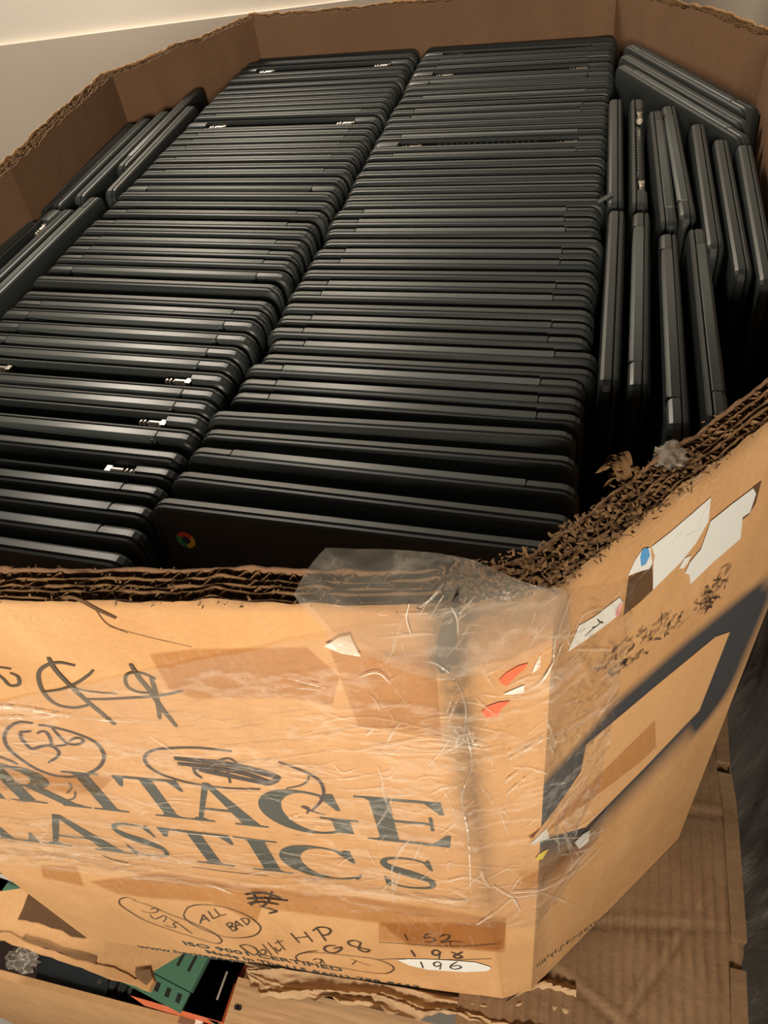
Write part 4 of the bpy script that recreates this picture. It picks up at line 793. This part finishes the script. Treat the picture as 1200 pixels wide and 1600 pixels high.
# wooden pallet
mwood, nt, bs = new_mat('pallet_wood'); n1 = noise(nt, 18, 6, 0.7, (0.5, 9, 4)); c = mixc(nt, ramp(nt, n1.outputs[0], [(0.3, (0, 0, 0)), (0.7, (1, 1, 1))]).outputs[0], (0.52, 0.35, 0.19), (0.30, 0.18, 0.09))
nt.links.new(c, bs.inputs['Base Color']); bs.inputs['Roughness'].default_value = 0.75
ZP = ZS - 0.014
pal = empty('wooden_pallet', 'rough wooden pallet under the octagonal cardboard box', 'pallet', (0.2, 0.4, ZP - 0.12))
PX0, PX1 = -0.108, 0.56
for i, (ya, yb_) in enumerate(((-0.255, -0.118), (-0.098, 0.02), (0.09, 0.20), (0.28, 0.39), (0.48, 0.59), (0.68, 0.79), (0.86, 0.98))):
    mb = MB(); mb.box((PX0 + random.uniform(-.004, .004), ya, ZP - 0.02), (PX1, yb_, ZP - 0.0005)); dbd = mb.build('deck_board', mwood); local(dbd, pal)
    if i < 2:
        for xx in (0.012, 0.016):
            for yy in (ya + 0.03, yb_ - 0.035):
                nl = MB(); nl.cyl((PX0 + xx + 0.002, yy, ZP - 0.004), (PX0 + xx + 0.002, yy, ZP + 0.0004), 0.0035, 10); 
            no = nl.build('nail_head', M['black']); no.parent = dbd
for xx in (PX0 + 0.005, 0.20, PX1 - 0.06):
    mb = MB(); mb.box((xx, -0.25, ZP - 0.11), (xx + 0.04, 0.98, ZP - 0.0205)); local(mb.build('stringer', mwood), pal)
# orange rack beams under the pallet
def beam(name, x0, x1, y0_, y1_, z0, z1, mat, label, cat):
    mb = MB(); mb.box((x0, y0_, z0), (x1, y1_, z1)); mb.box((x0, y0_ - 0.004, z1 - 0.03), (x1, y0_ - 0.0005, z1 - 0.008)); o = mb.build(name, mat); o['label'] = label; o['category'] = cat; return o
ZBm = ZP - 0.111
rk = empty('pallet_rack', 'green and orange steel pallet rack below the box', 'rack', (0, 0, FLOOR))
def rpart(o): return local(o, rk)
# perforated green post seen under the box edge: a channel with slots in its face
GA, GB, GC_ = on_z(178, 1486, -0.96), on_z(316, 1508, -0.96), on_z(298, 1549, -0.96)
ax = (GC_ - GA)[:2]; gl = np.linalg.norm(ax); ax /= gl; nrm = np.array([-ax[1], ax[0]])
def G(s, t, z): return (GA[0] + ax[0] * s + nrm[0] * t, GA[1] + ax[1] * s + nrm[1] * t, z)
mb = MB(); mb.prism([G(-.25, 0.0, -.96), G(gl, 0.0, -.96), G(gl, .10, -.96), G(-.25, .10, -.96)], [G(-.25, 0.0, -.972), G(gl, 0.0, -.972), G(gl, .10, -.972), G(-.25, .10, -.972)])
mb.prism([G(-.25, -.03, -.985), G(gl - .01, -.03, -.985), G(gl - .01, -.0005, -.985), G(-.25, -.0005, -.985)], [G(-.25, -.03, -.99), G(gl - .01, -.03, -.99), G(gl - .01, -.0005, -.99), G(-.25, -.0005, -.99)])
gp = rpart(mb.build('green_beam', M['steel_green']))
for i in range(7):
    s = gl - 0.022 - i * 0.021; sl = MB(); sl.prism([G(s, .022, -.9595), G(s + .005, .022, -.9595), G(s + .005, .050, -.9595), G(s, .050, -.9595)], [G(s, .022, -.962), G(s + .005, .022, -.962), G(s + .005, .050, -.962), G(s, .050, -.962)])
    so_ = sl.build('slot', M['slot']); so_.parent = gp
    h_ = MB(); h_.prism([G(s - .004, -.02, -.9845), G(s + .004, -.02, -.9845), G(s + .002, -.008, -.9845), G(s - .006, -.008, -.9845)], [G(s - .004, -.02, -.986), G(s + .004, -.02, -.986), G(s + .002, -.008, -.986), G(s - .006, -.008, -.986)])
    so_ = h_.build('slot', M['slot']); so_.parent = gp
def bar(name, pa, pb, z, wd_, th, mat):
    A, B = on_z(*pa, z), on_z(*pb, z); d = (B - A)[:2]; d /= np.linalg.norm(d); n_ = np.array([-d[1], d[0]]) * wd_ / 2
    top = [(A[0] - n_[0], A[1] - n_[1], z), (B[0] - n_[0], B[1] - n_[1], z), (B[0] + n_[0], B[1] + n_[1], z), (A[0] + n_[0], A[1] + n_[1], z)]
    mb = MB(); mb.prism(top, [(p[0], p[1], p[2] - th) for p in top]); mb.prism([(p[0] * .5 + A[0] * .5 * 0 + p[0] * .5, p[1], p[2] + 0.0) for p in top], [(p[0], p[1], p[2] - 0.001) for p in top]); return mb.build(name, mat)
rpart(bar('orange_beam', (215, 1526), (356, 1566), -1.00, 0.055, 0.07, M['steel_orange']))
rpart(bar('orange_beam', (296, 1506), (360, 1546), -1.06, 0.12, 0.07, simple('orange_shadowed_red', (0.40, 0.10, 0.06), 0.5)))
rpart(bar('green_foot', (316, 1572), (345, 1590), -1.01, 0.022, 0.03, M['steel_green']))
mb = MB(); mb.cyl(on_z(355, 1518, -0.955), on_z(339, 1562, -0.955), 0.0018, 8); rpart(mb.build('wire_rod', simple('dull_wire', (0.35, 0.33, 0.30), 0.4)))
rpart(bar('orange_beam', (-80, 1352), (26, 1386), -0.98, 0.026, 0.05, M['steel_orange'])); rpart(bar('orange_beam', (-80, 1322), (40, 1364), -1.0, 0.03, 0.05, M['steel_orange']))
mb = MB(); mb.cyl(on_z(-60, 1347, -0.955), on_z(46, 1384, -0.955), 0.0030, 8); rpart(mb.build('white_rod', M['white_trim']))
rpart(bar('green_beam', (16, 1380), (58, 1405), -0.97, 0.035, 0.04, M['steel_green']))
mb = MB()
for (xx, yy) in ((-0.86, 0.585), (-0.86, 0.915)): mb.box((xx, yy, FLOOR), (xx + 0.07, yy + 0.07, -0.95))
rpart(mb.build('rack_post', M['steel_green']))
mb = MB(); mb.box((-0.79, 0.60, ZBm - 0.06), (0.57, 0.64, ZBm)); mb.box((-0.79, 0.93, ZBm - 0.06), (0.57, 0.97, ZBm)); rpart(mb.build('load_beam', M['steel_orange']))
# cardboard tray showing left of the box bottom
tray = empty('cardboard_tray', 'tan cardboard tray with thick torn edge left of the box bottom', 'cardboard', tuple(on_z(100, 1480, -0.86)))
local(flat('tray_face', [(-60, 1370), (0, 1393), (46, 1386), (90, 1400), (160, 1420), (300, 1480), (236, 1518), (213, 1530), (120, 1498), (0, 1455), (-60, 1440)], -0.86, 0.004, M['card_bare']), tray)
local(flat('torn_edge', [(-60, 1440), (0, 1455), (30, 1463), (60, 1478), (120, 1498), (165, 1508), (213, 1528), (236, 1516), (240, 1530), (232, 1546), (170, 1528), (100, 1500), (50, 1484), (0, 1468), (-60, 1452)], -0.857, 0.012, M['card'], None, 0.0012, 5), tray)
local(flat('core_strip', [(36, 1464), (60, 1471), (120, 1491), (150, 1500), (150, 1506), (120, 1497), (60, 1477), (34, 1468)], -0.855, 0.002, M['card_edge'], None, 0.001, 6), tray)
local(flat('core_strip', [(212, 1516), (236, 1514), (240, 1528), (228, 1540), (212, 1530)], -0.854, 0.003, M['kraft'], None, 0.001, 8), tray)
tp = flat('dark_patch', [(48, 1386), (100, 1396), (150, 1430), (140, 1462), (132, 1465), (110, 1462), (96, 1452), (80, 1449), (60, 1442), (28, 1436), (36, 1420)], -0.8585, 0.001, M['card_dark'], None, 0.0007, 9); tp['label'] = 'dark brown ragged patch on the tray'; local(tp, tray)  # thin dark brown sheet lying on the tray face
# the lower box of laptops at bottom left
zl = -1.12
lb = empty('cardboard_box', 'lower open tan cardboard box with black laptops, bottom left corner', 'box', tuple(on_z(100, 1560, zl)[:2]) + (FLOOR,))
r0, r1 = on_z(-60, 1512, zl), on_z(300, 1607, zl); d = (r1 - r0)[:2]; d /= np.linalg.norm(d); n_ = np.array([d[1], -d[0]])
if n_[1] > 0: n_ = -n_
def Lp(s, t, z): return (r0[0] + d[0] * s - n_[0] * t, r0[1] + d[1] * s - n_[1] * t, z)
LL = np.linalg.norm((r1 - r0)[:2]) + 0.25
for (s0, s1, t0, t1) in ((-0.3, LL, -0.0, 0.012), (-0.3, LL, 0.62, 0.632), (-0.312, -0.3005, 0, 0.632), (LL + .0005, LL + .012, 0, 0.632)):
    mb = MB(); mb.prism([Lp(s0, t0, zl), Lp(s1, t0, zl), Lp(s1, t1, zl), Lp(s0, t1, zl)], [Lp(s0, t0, FLOOR), Lp(s1, t0, FLOOR), Lp(s1, t1, FLOOR), Lp(s0, t1, FLOOR)]); local(mb.build('side_panel', M['card']), lb)
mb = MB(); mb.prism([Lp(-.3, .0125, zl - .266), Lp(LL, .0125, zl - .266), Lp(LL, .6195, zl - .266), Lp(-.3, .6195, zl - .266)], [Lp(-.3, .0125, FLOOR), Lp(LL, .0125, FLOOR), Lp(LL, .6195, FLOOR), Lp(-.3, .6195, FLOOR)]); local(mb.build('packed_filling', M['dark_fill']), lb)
# one laptop lying flat and a row on edge inside it
zf = zl - 0.012
A, B, C_ = on_z(55, 1535, zf), on_z(62, 1478, zf), on_z(168, 1512, zf)
fla = empty('laptop', 'black laptop lying flat, bottom left in the lower box', 'laptop', tuple(on_z(110, 1515, zf - 0.02)), 0)
def quad(px, z, th, name, mat): return flat(name, px, z, th, mat)
local(quad([(55, 1531), (52, 1540), (162, 1566), (168, 1545), (170, 1508), (70, 1470)], zf, 0.010, 'lid', simple('laptop_slate', (0.020, 0.026, 0.032), 0.4)), fla)
local(quad([(55, 1531), (52, 1540), (162, 1566), (168, 1545), (170, 1508), (70, 1470)], zf - 0.0105, 0.009, 'base', M['black']), fla)
ca = on_z(156, 1534, zf); mb = MB(); mb.cyl(ca, ca + np.array([0, 0, 0.0006]), 0.0045, 14); local(mb.build('round_logo', M['steel']), fla)
for i, u in enumerate((150, 166, 182, 198, 214, 230, 246, 262, 278)):
    v = 1549 + (u - 152) * 0.275; a = on_z(u, v, zl - 0.016); yaw = math.atan2(0.8, 0.10)
    laptop('B', a[0] + math.cos(yaw) * 0.152, a[1] + math.sin(yaw) * 0.152, zl - 0.016, yaw, f'black laptop on edge in the lower box, {ordinal(i + 1)} from its flat laptop', 'laptops on edge in the lower box')
bg = crumple('plastic_bag', on_z(36, 1500, zl + 0.0), 0.032, M['bag'], 12, (1.2, 0.8, 0.5), 2); bg['label'] = 'crumpled clear plastic bag in the lower box'; bg['category'] = 'bag'
for i, px in enumerate([[(272, 1552), (300, 1556), (296, 1574), (276, 1568)], [(284, 1580), (300, 1566), (318, 1580), (300, 1600), (276, 1598)], [(300, 1562), (308, 1562), (316, 1598), (306, 1602)]]):
    s_ = flat('cardboard_scrap', px, -1.07 + 0.006 * i, 0.004, (M['paper'], M['kraft'], M['paper'])[i], None, 0.0006, 20 + i); s_['category'] = 'scrap'; s_['group'] = 'cardboard scraps by the orange beam'
    s_['label'] = ('pale square cardboard scrap beside the lower box laptops', 'brown folded cardboard scrap below the orange beam', 'narrow white cardboard strip below the orange beam')[i]

# ---------------------------------------------------------------- dark film-wrapped pallet load at the right edge
mdk = bpy.data.materials.new('dark_film'); mdk.use_nodes = True; nt = mdk.node_tree; bs = nt.nodes['Principled BSDF']
nz = noise(nt, 10, 7, 0.65, (3, 3, 0.35)); c = ramp(nt, nz.outputs[0], [(0.35, (0.035, 0.032, 0.030)), (0.55, (0.10, 0.09, 0.08)), (0.75, (0.25, 0.235, 0.22))]); nt.links.new(c.outputs[0], bs.inputs['Base Color']); bs.inputs['Roughness'].default_value = 0.25
bpn = nt.nodes.new('ShaderNodeBump'); bpn.inputs['Strength'].default_value = 0.7; bpn.inputs['Distance'].default_value = 0.02; nt.links.new(nz.outputs[0], bpn.inputs['Height']); nt.links.new(bpn.outputs[0], bs.inputs['Normal'])
wp = empty('wrapped_pallet_load', 'dark stretch-wrapped pallet load beside the box at right', 'pallet load', (0.9, 0.5, FLOOR))
nx, nz_ = 90, 70; vs = []
for j_ in range(nz_ + 1):
    for i in range(nx + 1):
        y = -0.25 + 1.6 * i / nx; z = -1.30 + 1.28 * j_ / nz_; x = 0.585 + 0.03 * (z + 1.3) / 1.28 + 0.010 * float(vnoise(y + z * 0.12, 14, 0.07)) + 0.006 * float(vnoise(y * 0.7 - z * 0.3, 15, 0.03)) + 0.012 * float(vnoise(z, 16, 0.25))
        vs.append((x, y, z))
fs = [(j_ * (nx + 1) + i, (j_ + 1) * (nx + 1) + i, (j_ + 1) * (nx + 1) + i + 1, j_ * (nx + 1) + i + 1) for j_ in range(nz_) for i in range(nx)]
local(obj('stretch_film', vs, fs, mdk, None, 60), wp)
mb = MB(); mb.box((0.64, -0.24, -1.30), (1.35, 1.34, -0.03)); local(mb.build('load', M['black']), wp)
mb = MB(); mb.box((0.60, -0.24, FLOOR), (1.35, 1.34, -1.3005)); local(mb.build('lower_load', mdk), wp)
# small loose strip bridging the right row and the side laptops
mb = MB(); mb.cyl(on_z(934, 316, 0.004), on_z(957, 303, 0.010), 0.0022, 8); mb.cyl(on_z(949, 308, 0.004), on_z(951, 330, -0.02), 0.002, 8)
st = mb.build('plastic_strip', M['cover'], None, 40); st['label'] = 'thin dark plastic strip caught beside the right long row'; st['category'] = 'strip'
bpy.context.view_layer.update()
